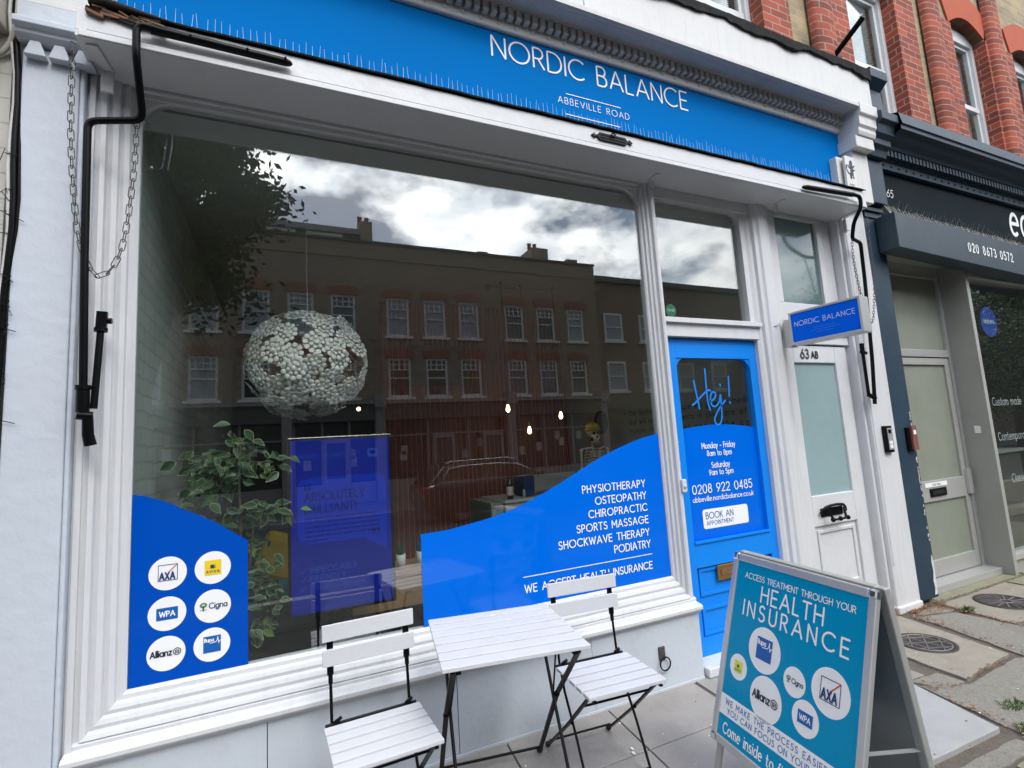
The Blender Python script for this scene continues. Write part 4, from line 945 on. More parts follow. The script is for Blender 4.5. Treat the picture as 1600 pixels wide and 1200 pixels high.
# ================================================================== RIGHT NEIGHBOUR (navy shop)
ns = thing('shopfront', 'dark navy shopfront with grey aluminium door and large window on the right', 'shopfront', (6.5, 0, 0))
mb = MB(); mb.box(4.533, 4.79, -0.092, 0.2, 0.03, 3.3); mb.box(4.545, 4.78, -0.105, -0.09, 3.19, 3.30); mb.box(4.548, 4.775, -0.125, -0.10, 3.24, 3.27)
for k in range(46):                                                     # flaked paint near the foot
    z = rnd.uniform(0.06, 1.5)**1.0; x = 4.775-abs(rnd.gauss(0, 0.006))
    mb.mat('white_board').slab(front(-0.092), [(x, z), (x+0.006+rnd.uniform(0, .006), z+rnd.uniform(-.004, .004)), (x+0.008, z+rnd.uniform(.01, .03)), (x+rnd.uniform(-.004, 0), z+rnd.uniform(.008, .02))], -0.001, 0.0012)
mb.slab(front(-0.092), [(4.745, 0.05), (4.785, 0.05), (4.787, 0.30), (4.77, 0.36), (4.76, 0.30), (4.768, 0.22), (4.75, 0.16), (4.758, 0.10)], -0.001, 0.0018)
mb.cur = None
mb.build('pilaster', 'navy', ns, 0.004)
mb = MB()
mb.box(4.568, 4.80, -0.16, 0.1, 3.30, 3.70)
mb.sweep([(0.1, 3.70), (-0.20, 3.70), (-0.215, 3.76), (-0.25, 3.78), (-0.25, 3.83), (-0.285, 3.86), (-0.30, 3.93), (-0.335, 3.95), (-0.335, 4.02), (-0.25, 4.06), (-0.23, 4.30), (-0.30, 4.36), (-0.30, 4.44), (0.1, 4.46)], lambda p, q: (p, q[0], q[1]), [4.567, 4.80])
for x in (4.567, 4.80): mb.add([(x, a, b) for a, b in [(0.1, 3.70), (-0.20, 3.70), (-0.215, 3.76), (-0.25, 3.78), (-0.25, 3.83), (-0.285, 3.86), (-0.30, 3.93), (-0.335, 3.95), (-0.335, 4.02), (-0.25, 4.06), (-0.23, 4.30), (-0.30, 4.36), (-0.30, 4.44), (0.1, 4.46)]], [tuple(range(14))])
mb.build('console_bracket', 'navy', ns, 0.004)
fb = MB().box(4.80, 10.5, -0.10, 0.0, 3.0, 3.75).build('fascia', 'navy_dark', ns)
m = MB().mat('ink_white'); fp = front(-0.10)
text(m, fp, '65', 4.915, 3.425, 0.070, 0.09, gap=0.25, h=0.002, slant=0.15)
m.build('lettering', 'ink_white', fb); m = MB().mat('ink_white')
text(m, fp, 'eco', 7.08, 3.335, 0.36, 0.115, gap=0.20, h=0.002, slant=0.14, sx=0.75)
m.build('lettering', 'ink_white', fb)
mb = MB(); x0, x1 = 4.802, 10.5
mb.sweep([(0.1, 3.655), (-0.14, 3.655), (-0.15, 3.72), (0.1, 3.74)], lambda p, q: (p, q[0], q[1]), [x0, x1])
k = x0+0.05
while k < 8.2: mb.ball((k, -0.148, 3.69), 0.011, 0.009, 0.011, 7, 4); k += 0.115
mb.sweep([(0.1, 3.725), (-0.155, 3.725), (-0.155, 3.80), (0.1, 3.82)], lambda p, q: (p, q[0], q[1]), [x0, x1])
k = x0+0.02
while k < 8.4: mb.box(k, k+0.032, -0.205, -0.154, 3.735, 3.795); k += 0.0545
mb.sweep([(0.1, 3.80), (-0.21, 3.80), (-0.225, 3.83), (-0.27, 3.85), (-0.31, 3.89), (-0.345, 3.90), (-0.345, 3.935), (-0.36, 3.94), (-0.34, 4.05), (0.25, 4.30)], lambda p, q: (p, q[0], q[1]), [x0, x1])
mb.build('cornice', 'navy', ns, 0.002)
mb = MB(); xa, xb, ya = 4.685, 10.5, -0.255
def zt(x): return 3.185-0.035*(x-4.7)
pp = [(xa, ya, zt(xa)-0.31), (xb, ya, zt(xb)-0.31), (xb, ya, zt(xb)), (xa, ya, zt(xa))]
pb = [(x, -0.10, z) for x, y, z in pp]
mb.add(pp+pb, [(0,1,2,3), (7,6,5,4), (0,3,7,4), (1,5,6,2), (3,2,6,7), (0,4,5,1)])
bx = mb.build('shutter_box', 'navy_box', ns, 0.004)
bp_ = PL((0, ya, 3.185+0.035*4.7), (1, 0, -0.035), (0, 0, 1))
m = MB().mat('ink_white'); text(m, bp_, '020 8673 0572', 5.775, -0.195, 0.080, 0.16, width=0.80, h=0.002, sx=0.8)
m.build('lettering', 'ink_white', bx)
spikes('bird_spikes', 'steel bird spikes crossing in a dense row on the navy shop shutter box', 4.72, 7.6, lambda x, d: (x, ya+0.05, zt(x)+0.003), 96, 'spike_steel', 0.115, 8, 0.75, 0.0016)
# aluminium door, frosted
DX0, DX1, dy = 4.93, 6.03, 0.13
mb = MB()
for a, b, c, d in ((DX0, DX0+0.05, 0.06, 2.02), (DX1-0.13, DX1-0.055, 0.06, 2.02), (DX0+0.0501, DX1-0.1301, 0.06, 0.20), (DX0+0.0501, DX1-0.1301, 0.70, 0.885), (DX0+0.0501, DX1-0.1301, 1.955, 2.02)):
    mb.box(a, b, dy, dy+0.05, c, d)
dr = mb.build('door', 'alu_dull', ns, 0.004)
MB().box(DX0+0.04, DX1-0.12, dy+0.02, dy+0.03, 0.19, 0.71).build('pane', 'frosted_old', dr)
MB().box(DX0+0.04, DX1-0.12, dy+0.02, dy+0.03, 0.875, 1.96).build('pane', 'frosted_old', dr)
mb = MB(); mb.box(DX0+0.39, DX0+0.64, dy-0.012, dy+0.002, 0.745, 0.815); mb.mat('shop_dark').box(DX0+0.415, DX0+0.615, dy-0.014, dy-0.010, 0.762, 0.800)
mb.build('letter_plate', 'black_metal', dr)
m = MB().mat('ink_white').box(DX0+0.33, DX0+0.68, dy-0.004, dy+0.001, 0.83, 0.868); text(m.mat('ink_dark'), front(dy-0.004), 'FLAT 65A', DX0+0.505, 0.840, 0.018, 0.17, width=0.12, align='c', h=0.001)
m.build('sticker', 'ink_white', dr)
MB().box(DX1-0.10, DX1-0.035, dy-0.03, dy+0.0, 0.72, 0.95).build('latch_guard', 'alu', dr, 0.003)
mb = MB(); mb.box(DX0-0.1, DX0-0.005, dy-0.005, dy+0.06, 0.0, 2.93); mb.box(DX1-0.05, DX1, dy-0.01, dy+0.06, 0.0, 2.93); mb.box(DX0-0.004, DX1-0.0501, dy-0.01, dy+0.06, 2.03, 2.10); mb.box(DX0-0.004, DX1-0.0501, dy-0.008, dy+0.06, 2.82, 2.93)
mb.box(DX0-0.1, DX1-0.0, -0.01, dy+0.06, 0.0, 0.055)
mb.build('door_frame', 'alu', ns, 0.003)
MB().box(4.78, 6.06, 0.0, 0.2, 2.931, 3.35).build('head_board', 'alu_dull', ns)
MB().box(DX0-0.01, DX1-0.045, dy+0.02, dy+0.03, 2.095, 2.83).build('transom_pane', 'frosted_old', ns)
mb = MB(); mb.add([(6.0, -0.10, 0.0), (6.055, -0.10, 0.0), (6.055, 0.2, 0.0), (6.031, 0.2, 0.0), (6.0, -0.10, 2.93), (6.055, -0.10, 2.93), (6.055, 0.2, 2.93), (6.031, 0.2, 2.93)], [(3,2,1,0),(4,5,6,7),(0,1,5,4),(1,2,6,5),(2,3,7,6),(3,0,4,7)])
for z in (0.5, 0.95, 1.5, 2.75): mb.ball((6.012, 0.02, z), 0.008, n=6, m=4)
mb.mat('ink_white').box(6.0065, 6.02, -0.02, 0.03, 1.28, 1.35)
mb.cur = None
mb.build('door_post', 'alu_dull', ns, 0.003)
mb = MB(); mb.box(6.056, 10.5, -0.09, 0.02, 0.12, 0.175); mb.box(6.056, 10.5, -0.085, 0.02, 2.79, 2.86); mb.box(6.056, 6.075, -0.075, 0.02, 0.175, 2.79)
mb.box(6.056, 10.5, -0.03, 0.2, 2.861, 3.05)
mb.build('window_frame', 'alu', ns, 0.003)
MB().box(6.056, 10.5, -0.06, 0.05, 0.0, 0.119).build('stall_riser', 'alu_dull', ns)
wpn = MB().box(6.074, 10.5, -0.033, -0.027, 0.17, 2.80).build('window_pane', 'neighbour_glass', ns)
m = MB().mat('sticker_blue').slab(front(-0.02), disc(6.50, 2.375, 0.155, 0.155, 32), -0.001, 0.0)
text(m.mat('ink_white'), front(-0.02), 'kitchens', 6.50, 2.36, 0.045, 0.16, width=0.2, align='c', h=0.001)
m.build('window_sticker', 'sticker_blue', wpn)
for s_, x, z, sz in (('Custom made', 6.30, 1.535, 0.075), ('Contemporary', 6.30, 1.195, 0.075), ('Classic', 6.42, 0.79, 0.075)):
    m = MB().mat('ink_white'); text(m, front(-0.02), s_, x, z, sz, 0.10, gap=0.22, h=0.001, sx=0.8); m.build('lettering', 'ink_white', wpn)
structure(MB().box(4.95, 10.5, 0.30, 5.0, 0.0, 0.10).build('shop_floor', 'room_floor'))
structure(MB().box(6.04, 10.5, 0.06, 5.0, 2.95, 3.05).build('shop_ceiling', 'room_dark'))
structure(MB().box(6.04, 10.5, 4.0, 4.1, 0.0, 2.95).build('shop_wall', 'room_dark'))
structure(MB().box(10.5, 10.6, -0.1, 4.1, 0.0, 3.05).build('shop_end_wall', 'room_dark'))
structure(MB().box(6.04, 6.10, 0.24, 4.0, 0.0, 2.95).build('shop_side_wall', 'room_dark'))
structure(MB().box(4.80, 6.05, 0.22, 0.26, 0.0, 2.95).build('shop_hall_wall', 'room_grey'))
kc = thing('kitchen_display', 'pale kitchen counter on show inside the navy shop window', 'kitchen unit', (7.6, 1.4, 0.1))
mb = MB()
for k in range(4): mb.box(6.9+k*0.6, 7.49+k*0.6, 1.0, 1.6, 0.18, 0.93)
mb.build('cabinet', 'cabinet', kc, 0.004); MB().box(6.86, 9.32, 0.96, 1.64, 0.931, 0.975).build('worktop', 'counter_pale', kc, 0.004)
kt = thing('tall_cupboard', 'tall brown cupboard with shelves inside the navy shop', 'cupboard', (8.4, 3.4, 0.1))
mb = MB(); mb.box(7.2, 9.8, 3.5, 3.9, 0.1, 2.6); mb.build('carcass', 'cabinet', kt, 0.004)
mb = MB()
for k in range(4): mb.box(7.22, 9.78, 3.40, 3.499, 0.6+k*0.5, 0.64+k*0.5)
mb.build('shelf', 'counter_pale', kt)
i65 = thing('intercom', 'weathered maroon intercom on the navy pilaster', 'intercom', (4.74, -0.1, 1.3))
MB().box(4.665, 4.735, -0.112, -0.090, 1.19, 1.385).build('case', 'black_metal', i65, 0.004)
mb = MB().mat('red_step').box(4.70, 4.765, -0.13, -0.111, 1.20, 1.40); mb.mat('ink_white').box(4.715, 4.75, -0.133, -0.129, 1.325, 1.36); mb.build('button_panel', 'red_step', i65, 0.004)

# ================================================================== BRICK STOREY ABOVE
bt = thing('brick_terrace', 'red and yellow brick upper storey with white sash windows above both shops', 'building', (5.0, 0.25, 4.2))
BY = 0.25
wins = [(0.55, 1.45), (1.95, 2.85), (3.15, 4.06), (5.35, 6.26), (7.42, 8.24), (8.92, 9.80), (11.2, 12.1)]
ZS, ZA, ZT = 4.55, 6.22, 8.6
edges = [-3.2] + [e for w in wins for e in w] + [16.0]
mb = MB()
for i in range(0, len(edges), 2): mb.mat('brick_yellow').box(edges[i], edges[i+1], BY, BY+0.35, 3.6, ZT)
for a, b in wins:
    n = 10; pa = [(a+(b-a)*t/n, ZA+0.16*math.sin(math.pi*t/n)) for t in range(n+1)]
    mb.mat('brick_yellow').slab(front(BY), [(b, ZT), (a, ZT)]+pa, -0.35, 0.0)
    mb.mat('brick_yellow').box(a+.001, b-.001, BY+0.002, BY+0.35, 3.6, ZS)
mb.build('wall', 'brick_yellow', bt)
for a, b in wins:                                                       # rubbed brick arches
    mb = MB(); n = 10; pa = [(a-0.0+(b-a)*t/n, ZA+0.16*math.sin(math.pi*t/n)) for t in range(n+1)]
    pb = [(a-0.10+(b-a+0.20)*t/n, ZA+0.34+0.20*math.sin(math.pi*t/n)) for t in range(n+1)]
    mb.slab(front(BY), pa+pb[::-1], -0.11, 0.02)
    mb.build('window_arch', 'rubbed_brick', bt)
for (a, b) in wins:                                                     # red brick dressings and rounded shafts
    mb = MB(); mb.box(a-0.34, a+0.010, BY-0.03, BY+0.099, 3.7, ZA-0.02)
    mb.build('brick_pier', 'brick_red', bt)
    MB().box(b-0.010, b+0.37, BY-0.03, BY+0.099, 3.7, ZA-0.02).build('brick_pier', 'brick_red', bt)
    mb = MB()
    for c in (a-0.47,):
        pr = [(c+0.17*math.cos(R(t)), BY-0.02-0.085*math.sin(R(t))**0.6) for t in range(0, 181, 20)]
        mb.sweep(pr, lambda p, q: (q[0], q[1], p), [3.7, ZT], smooth=True)
    mb.build('brick_shaft', 'brick_red', bt)
def sash(a, b, blind):
    f = MB(); y = BY+0.10
    for x0, x1, z0, z1 in ((a+.002, a+0.07, ZS, ZA+0.12), (b-0.07, b-.002, ZS, ZA+0.12), (a+0.0701, b-0.0701, ZA-0.05, ZA+0.10), (a+0.0701, b-0.0701, ZS, ZS+0.07)): f.box(x0, x1, y, y+0.08, z0, z1)
    zm = 5.30
    f.box(a+0.0701, b-0.0701, y+0.02, y+0.07, zm-0.03, zm+0.03)
    for x0, x1 in ((a+0.0702, a+0.115), (b-0.115, b-0.0702)): f.box(x0, x1, y+0.03, y+0.07, ZS+0.07, ZA-0.05)
    f.box(a+0.1151, b-0.1151, y+0.03, y+0.07, ZA-0.095, ZA-0.0501)
    n = 10; f.slab(front(y), [(a+(b-a)*t/n, ZA-0.002+0.16*math.sin(math.pi*t/n)) for t in range(n+1)]+[(b, ZA+0.0), (a, ZA+0.0)][1:], -0.06, -0.01)
    f.box(a-0.03, b+0.03, BY-0.07, BY+0.1, ZS-0.06, ZS-0.001)
    w = f.build('window', 'white_clean', bt, 0.003)
    MB().box(a+0.07, b-0.07, y+0.045, y+0.05, ZS+0.06, ZA-0.04).build('pane', 'neighbour_glass', w)
    g = MB()
    if blind == 'blind':
        z = ZS+0.05
        while z < ZA: g.mat('window_blind').obox(((a+b)/2-0.05, y+0.075, z), (1, 0, 0), (0, 1, 0.5), (0, -0.5, 1), b-a-0.28, 0.022, 0.002); z += 0.024
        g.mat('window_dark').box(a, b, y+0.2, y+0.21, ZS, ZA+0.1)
    else:
        g.mat('net_curtain'); N = 24
        vs = [(a+0.05+(b-a-0.1)*i/N, y+0.13+0.018*math.sin(i*1.9), z) for i in range(N+1) for z in (ZS, ZA+0.05)]
        g.add(vs, [(2*i, 2*i+1, 2*i+3, 2*i+2) for i in range(N)], True)
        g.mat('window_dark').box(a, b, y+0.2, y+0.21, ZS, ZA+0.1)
    g.build('blind' if blind == 'blind' else 'curtain', 'window_blind', w)
for i, (a, b) in enumerate(wins): sash(a, b, 'blind' if i in (2, 3) else 'curtain')
pk = thing('flagpole_bracket', 'short dark green pole on an iron bracket leaning out from the brick wall', 'pole bracket', (5.2, 0.2, 5.2))
MB().tube([(4.93, 0.17, 5.0), (4.98, -0.10, 5.20)], 0.026, 10).build('pole', 'black_paint', pk)
mb = MB(); mb.box(4.91, 4.95, 0.15, 0.20, 4.90, 5.12); mb.box(4.83, 5.03, 0.15, 0.19, 4.98, 5.02); mb.build('bracket', 'black_paint', pk, 0.004)

# ================================================================== GROUND
KY = -3.3
structure(MB().box(-60, 80, -40, 4, -1.6, -0.62).build('ground', 'joint_soil'))
mb = MB(); mb.add([(-60, KY-0.15, -0.14), (80, KY-0.15, -0.14), (80, -13.6, -0.52), (-60, -13.6, -0.52), (-60, KY-0.15, -0.9), (80, KY-0.15, -0.9), (80, -13.6, -0.9), (-60, -13.6, -0.9)], [(0,1,2,3), (7,6,5,4), (0,4,5,1), (1,5,6,2), (2,6,7,3), (3,7,4,0)])
structure(mb.build('road', 'tarmac'))
structure(MB().box(-60, 80, KY-0.15, KY, -0.9, -0.005).build('kerb', 'kerb'))
structure(MB().box(-60, 80, -13.75, -13.6, -0.9, -0.39).build('kerb', 'kerb'))
structure(MB().box(-60, 80, -18.1, -13.75, -0.9, -0.395).build('far_pavement', 'far_paving'))
structure(MB().box(-60, 80, KY, 0.2, -0.9, -0.011).build('pavement_bed', 'joint_soil'))
def wobble_poly(pts, amp, step=0.06):
    out = []
    for i in range(len(pts)):
        a, b = Vector(pts[i]), Vector(pts[(i+1) % len(pts)]); n = max(1, int((b-a).length/step))
        for k in range(n):
            p = a.lerp(b, k/n)
            if k: p += Vector((rnd.uniform(-amp, amp), rnd.uniform(-amp, amp)))
            out.append((p.x, p.y))
    return out
gpl = PL((0, 0, 0), (1, 0, 0), (0, 1, 0))
mb = MB()                                                               # forecourt slabs
xs = [-3.5, -2.9, -2.3, -1.7, -1.1, -0.28, 0.38, 1.005, 1.60, 2.20, 2.21]
ys = [-1.49, -1.0, -0.50, 0.02]
for i in range(9):
    for j in range(3):
        x0, x1, y0, y1 = xs[i]+0.004, xs[i+1]-0.004, ys[j]+0.004, ys[j+1]-0.004
        sk = -0.12*0
        dz = rnd.uniform(-0.0015, 0.0015)
        mb.slab(gpl, [(x0-0.10*(0-y0), y0), (x1-0.10*(0-y0), y0), (x1-0.10*(0-y1), y1), (x0-0.10*(0-y1), y1)], -0.02, dz)
structure(mb.build('pavement', 'concrete_slab', None, 0.003))
mb = MB(); mb.slab(gpl, [(2.17, -0.50), (2.22, -0.03), (3.42, -0.03), (3.30, -0.47), (2.98, -0.66), (2.2, -0.66)], -0.02, -0.002)
structure(mb.build('pavement', 'concrete_slab'))
mb = MB().slab(gpl, wobble_poly([(2.13, -0.70), (3.15, -0.735), (3.01, -1.19), (2.43, -1.17), (2.05, -1.16)], 0.0015), -0.02, 0.014)
structure(mb.build('light_slab', 'light_slab', None, 0.004))
slabs = [([(4.19, -0.115), (4.01, -0.83), (3.45, -0.87), (3.50, -0.475), (3.62, -0.115)], 'old_stone', 0.003), ([(3.47, -0.12), (3.36, -0.45), (3.34, -0.72), (3.20, -0.715), (3.05, -0.66), (3.33, -0.49), (3.44, -0.03), (3.60, -0.03)], 'old_stone', -0.006),
         ([(4.24, -0.20), (4.22, -0.36), (4.06, -0.88), (4.30, -1.0), (4.62, -0.80), (4.58, -0.30)], 'old_concrete', 0.0), ([(4.30, -0.16), (4.62, -0.13), (4.66, -0.25), (4.60, -0.27)], 'old_stone', -0.004),
         ([(4.70, -0.12), (6.1, -0.10), (6.1, 0.0), (4.72, 0.0)], 'mossy_stone', 0.0), ([(4.70, -0.15), (4.62, -0.62), (5.65, -0.72), (5.70, -0.14)], 'old_stone', 0.002), ([(4.65, -0.66), (4.66, -0.84), (4.34, -1.02), (4.5, -1.25), (5.6, -1.3), (5.65, -0.76)], 'mossy_stone', -0.003), ([(5.74, -0.14), (5.68, -1.3), (9.0, -1.3), (9.0, -0.14)], 'mossy_stone', 0.0), ([(6.13, -0.10), (9, -0.10), (9, 0.1), (6.13, 0.1)], 'old_stone', 0.003),
         ([(3.40, -0.90), (3.98, -0.87), (4.26, -1.03), (4.45, -1.30), (3.05, -1.32), (3.17, -0.78)], 'old_concrete', -0.002), ([(3.19, -0.72), (3.42, -0.74), (3.42, -0.87), (3.26, -0.86)], 'old_concrete', -0.004), ([(3.0, -1.25), (3.03, -1.32), (2.0, -1.32), (2.0, -1.21)], 'old_concrete', -0.006)]
for pts, m_, dz in slabs:
    structure(MB().slab(gpl, wobble_poly(pts, 0.005, 0.05), -0.02, dz).build('pavement', m_))
mb = MB(); y = -1.345
rows = [(-1.345, -1.80), (-1.81, -2.30), (-2.31, -2.80), (-2.81, -3.29)]
for r_, (ya_, yb_) in enumerate(rows):
    x = 2.0 - 0.3*r_
    while x < 11:
        w_ = rnd.choice((0.6, 0.75, 0.9)); mb.mat('dark_paving' if yb_ < -1.81 else rnd.choice(('old_stone', 'mossy_stone'))).slab(gpl, wobble_poly([(x+0.006, yb_), (x+w_-0.006, yb_), (x+w_-0.006, ya_), (x+0.006, ya_)], 0.003, 0.12), -0.02, rnd.uniform(-0.003, 0.002)); x += w_
    x = 2.0 - 0.3*r_
    while x > -5:
        w_ = 0.6; x -= w_
        if yb_ < -1.81: mb.mat('dark_paving').slab(gpl, [(x+0.004, yb_), (x+w_-0.004, yb_), (x+w_-0.004, ya_), (x+0.004, ya_)], -0.02, rnd.uniform(-0.002, 0.001))
structure(mb.build('pavement', 'old_stone'))
structure(MB().slab(gpl, [(-3.6, -1.80), (2.0, -1.80), (2.0, -1.5), (-3.6, -1.5)], -0.021, -0.006).build('pavement', 'dark_paving'))

def cover(label, cx, cy, r, pattern):
    t = thing('manhole_cover', label, 'manhole cover', (cx, cy, 0))
    MB().lathe([(0, 0.004), (r*0.86, 0.004), (r*0.87, 0.008), (r, 0.008), (r*1.01, -0.01)], (cx, cy, 0), 40).build('plate', 'iron', t)
    mb = MB()
    if pattern == 'lattice':
        mb.tube([(cx+r*0.82*math.cos(R(a)), cy+r*0.82*math.sin(R(a)), 0.007) for a in range(0, 360, 9)], 0.004, 5, closed=True)
        for k in range(-3, 4):
            for th in (35, 95, 155):
                d = Vector((math.cos(R(th)), math.sin(R(th)), 0)); n_ = Vector((-d.y, d.x, 0))*k*r*0.25
                hl = math.sqrt(max(0, (r*0.82)**2-n_.length**2))
                if hl > 0.01 and (k+th) % 2 == 1 or k == 0: mb.bar(Vector((cx, cy, 0.006))+n_-d*hl, Vector((cx, cy, 0.006))+n_+d*hl, 0.006, 0.006)
    else:
        for k in range(16):
            d = Vector((math.cos(R(k*22.5+6)), math.sin(R(k*22.5+6)), 0)); mb.bar(Vector((cx, cy, 0.006))+d*r*0.2, Vector((cx, cy, 0.006))+d*r*0.84, 0.008, 0.006)
        mb.tube([(cx+r*0.18*math.cos(R(a)), cy+r*0.18*math.sin(R(a)), 0.007) for a in range(0, 360, 20)], 0.004, 5, closed=True)
    mb.build('raised_pattern', 'iron_rib', t)
cover('round iron coal hole cover with a star lattice in the stone slab behind the board', 3.80, -0.495, 0.165, 'lattice')
cover('round iron coal hole cover with radial ribs in front of the aluminium door', 5.10, -0.385, 0.195, 'radial')

mb = MB()                                                               # leaf litter lying in the joints
lines = [((4.25, -0.16), (4.66, -0.22), 0.05, 160), ((4.66, -0.14), (4.60, -0.62), 0.03, 150), ((4.63, -0.62), (4.68, -0.86), 0.05, 150), ((4.28, -0.20), (4.24, -0.40), 0.03, 90), ((4.24, -0.38), (4.08, -0.90), 0.02, 60), ((3.46, -0.88), (4.0, -0.85), 0.015, 60), ((4.6, -0.13), (4.72, -0.13), 0.05, 100),
         ((4.28, -1.02), (4.66, -0.86), 0.05, 150), ((3.10, -0.76), (3.35, -0.90), 0.02, 60), ((3.05, -1.27), (3.18, -0.80), 0.03, 70), ((3.0, -1.28), (3.9, -1.33), 0.03, 120), ((4.7, -0.12), (5.7, -0.13), 0.015, 80), ((3.62, -0.12), (4.2, -0.12), 0.02, 60), ((4.30, -0.14), (4.55, -0.12), 0.03, 130)]
for a, b, s_, n in lines:
    for k in range(n):
        t = rnd.random(); x = a[0]+(b[0]-a[0])*t+rnd.gauss(0, s_); y = min(-0.1, a[1]+(b[1]-a[1])*t+rnd.gauss(0, s_*0.6)); r_ = rnd.uniform(0.004, 0.012); th = rnd.uniform(0, 6.28)
        c = Vector((x, y, 0.006+rnd.uniform(0, 0.006))); u = Vector((math.cos(th), math.sin(th), rnd.uniform(-.4, .4)))*r_; v = Vector((-math.sin(th), math.cos(th), rnd.uniform(-.4, .4)))*r_*0.5
        mb.mat(rnd.choice(('litter', 'litter', 'old_wood', 'wood'))).add([c-u, c+v, c+u, c-v], [(0, 1, 2, 3)])
for k in range(160):
    x, y = rnd.uniform(0.2, 6), rnd.uniform(-1.3, -0.15); c = Vector((x, y, 0.016)); r_ = rnd.uniform(0.003, 0.008); th = rnd.uniform(0, 6.28)
    u = Vector((math.cos(th), math.sin(th), 0))*r_; v = Vector((-math.sin(th), math.cos(th), 0.3))*r_*0.6
    mb.mat(rnd.choice(('paper', 'litter', 'old_wood'))).add([c-u, c+v, c+u, c-v], [(0, 1, 2, 3)])
stuff(mb.build('leaf_litter', 'litter', fixn=False), 'dry reddish leaf litter caught in the pavement joints', 'leaf litter')
mb = MB()                                                               # paper scraps by the right chair
for x, y in ((1.46, -0.50), (1.475, -0.47)): mb.box(x, x+0.012, y, y+0.02, 0.003, 0.005)
tag(mb.build('paper_scrap', 'paper'), 'tiny white paper scrap on the slab under the right chair', 'paper scrap')
def tuft(label, cx, cy, r, n, h):
    mb = MB()
    for k in range(n):
        a = rnd.uniform(0, 6.28); d = r*math.sqrt(rnd.random()); p = Vector((cx+d*math.cos(a), cy+d*0.6*math.sin(a), -0.004))
        l = Vector((rnd.gauss(0, 0.5), rnd.gauss(0, 0.5), 1)).normalized()*h*rnd.uniform(0.5, 1.1); s_ = Vector((math.cos(a+1), math.sin(a+1), 0))*0.003
        mb.mat('grass' if rnd.random() > 0.2 else 'mossy_stone').add([p-s_, p+s_, p+l*0.6+s_*0.7+Vector((0, 0, 0)), p+l+Vector((l.x*0.4, l.y*0.4, -abs(l.x)*0.3)), p+l*0.6-s_*0.7], [(0, 1, 2, 3, 4)])
    return tag(mb.build('grass_tuft', 'grass', fixn=False), label, 'grass')
tuft('green grass tuft in the joint near the ribbed coal hole cover', 4.67, -0.335, 0.05, 130, 0.05)
tuft('small weedy tuft in the joint at the corner of the pale slab', 3.32, -1.12, 0.07, 90, 0.035)
tuft('low weed at the front edge of the pavement beside the pale slab', 3.12, -1.24, 0.06, 70, 0.03)

# ================================================================== BISTRO SET
def bistro_chair(name, label):
    t = thing(name, label, 'chair', (0, 0, 0), R(0.001), 'bistro chairs at the table')
    K = (0, 0, 0)
    mb = MB()
    for k in range(5):
        y = 0.142-k*0.0655
        mb.box(-0.182, 0.182, y-0.0525, y, 0.424, 0.438)
    mb.build('seat', 'slat_white', t, 0.002, K)
    for (z0, y) in ((0.726, 0.196), (0.636, 0.190)):
        mb = MB(); mb.box(-0.180, 0.180, y-0.012, y, z0, z0+0.062); mb.build('back_slat', 'slat_white', t, 0.002, K)
    for sx in (-1, 1):
        x = sx*0.150; mb = MB()
        mb.bar((x, 0.206, 0.79), (x, 0.198, 0.60), 0.008, 0.024, (1, 0, 0)); mb.bar((x, 0.198, 0.61), (x, 0.195, 0.57), 0.008, 0.016, (1, 0, 0))
        mb.tube([(x, 0.195, 0.58), (x, 0.178, 0.44), (x, 0.14, 0.33), (x, 0.05, 0.19), (x, -0.05, 0.0)], 0.006, 8)
        mb.build('front_leg', 'black_metal', t, 0, K)
        MB().ball((x, -0.055, 0.010), 0.013, 0.014, 0.011, 8, 6).build('foot', 'rubber', t, 0, K)
        x = sx*0.165; mb = MB()
        mb.bar((x, -0.135, 0.42), (x, 0.10, 0.21), 0.008, 0.018, (1, 0, 0)); mb.bar((x, 0.10, 0.21), (x, 0.345, 0.01), 0.008, 0.018, (1, 0, 0))
        mb.ball((x-sx*0.008, 0.065, 0.235), 0.009)
        mb.bar((x-sx*0.01, -0.17, 0.415), (x-sx*0.01, 0.155, 0.418), 0.006, 0.014, (1, 0, 0))
        mb.build('rear_leg', 'black_metal', t, 0, K)
        MB().ball((x, 0.350, 0.011), 0.014, 0.016, 0.012, 8, 6).build('foot', 'rubber', t, 0, K)
    mb = MB(); mb.tube([(-0.175, 0.17, 0.43), (0.175, 0.17, 0.43)], 0.006, 8)
    for x in (-0.14, 0.135): mb.bar((x, 0.17, 0.436), (x+0.018, 0.155, 0.452), 0.02, 0.012)
    mb.build('seat_rod', 'black_metal', t, 0, K)
    MB().tube([(-0.165, 0.33, 0.035), (0.165, 0.33, 0.035)], 0.005, 6).build('stretcher', 'black_metal', t, 0, K)
    MB().tube([(-0.150, -0.035, 0.03), (0.150, -0.035, 0.03)], 0.005, 6).build('stretcher', 'black_metal', t, 0, K)
    MB().tube([(-0.165, -0.06, 0.355), (0.165, -0.06, 0.355)], 0.005, 6).build('stretcher', 'black_metal', t, 0, K)
    return t
c1 = bistro_chair('bistro_chair', 'white slatted folding bistro chair left of the table under the dark window')
dup(c1, (1.29, -0.60, 0), R(-5), 'white slatted folding bistro chair right of the table near the blue door')
c1.location = (0.325, -0.565, 0); c1.rotation_euler = (0, 0, R(2))
t = thing('bistro_table', 'small white slatted folding bistro table between two chairs', 'table', (0.805, -0.60, 0), R(-10))
K = (0, 0, 0)
mb = MB()
for k in range(7):
    y = 0.272-k*0.0785
    mb.box(-0.272, 0.272, y-0.0655, y, 0.686, 0.701)
mb.build('tabletop', 'slat_white', t, 0.002, K)
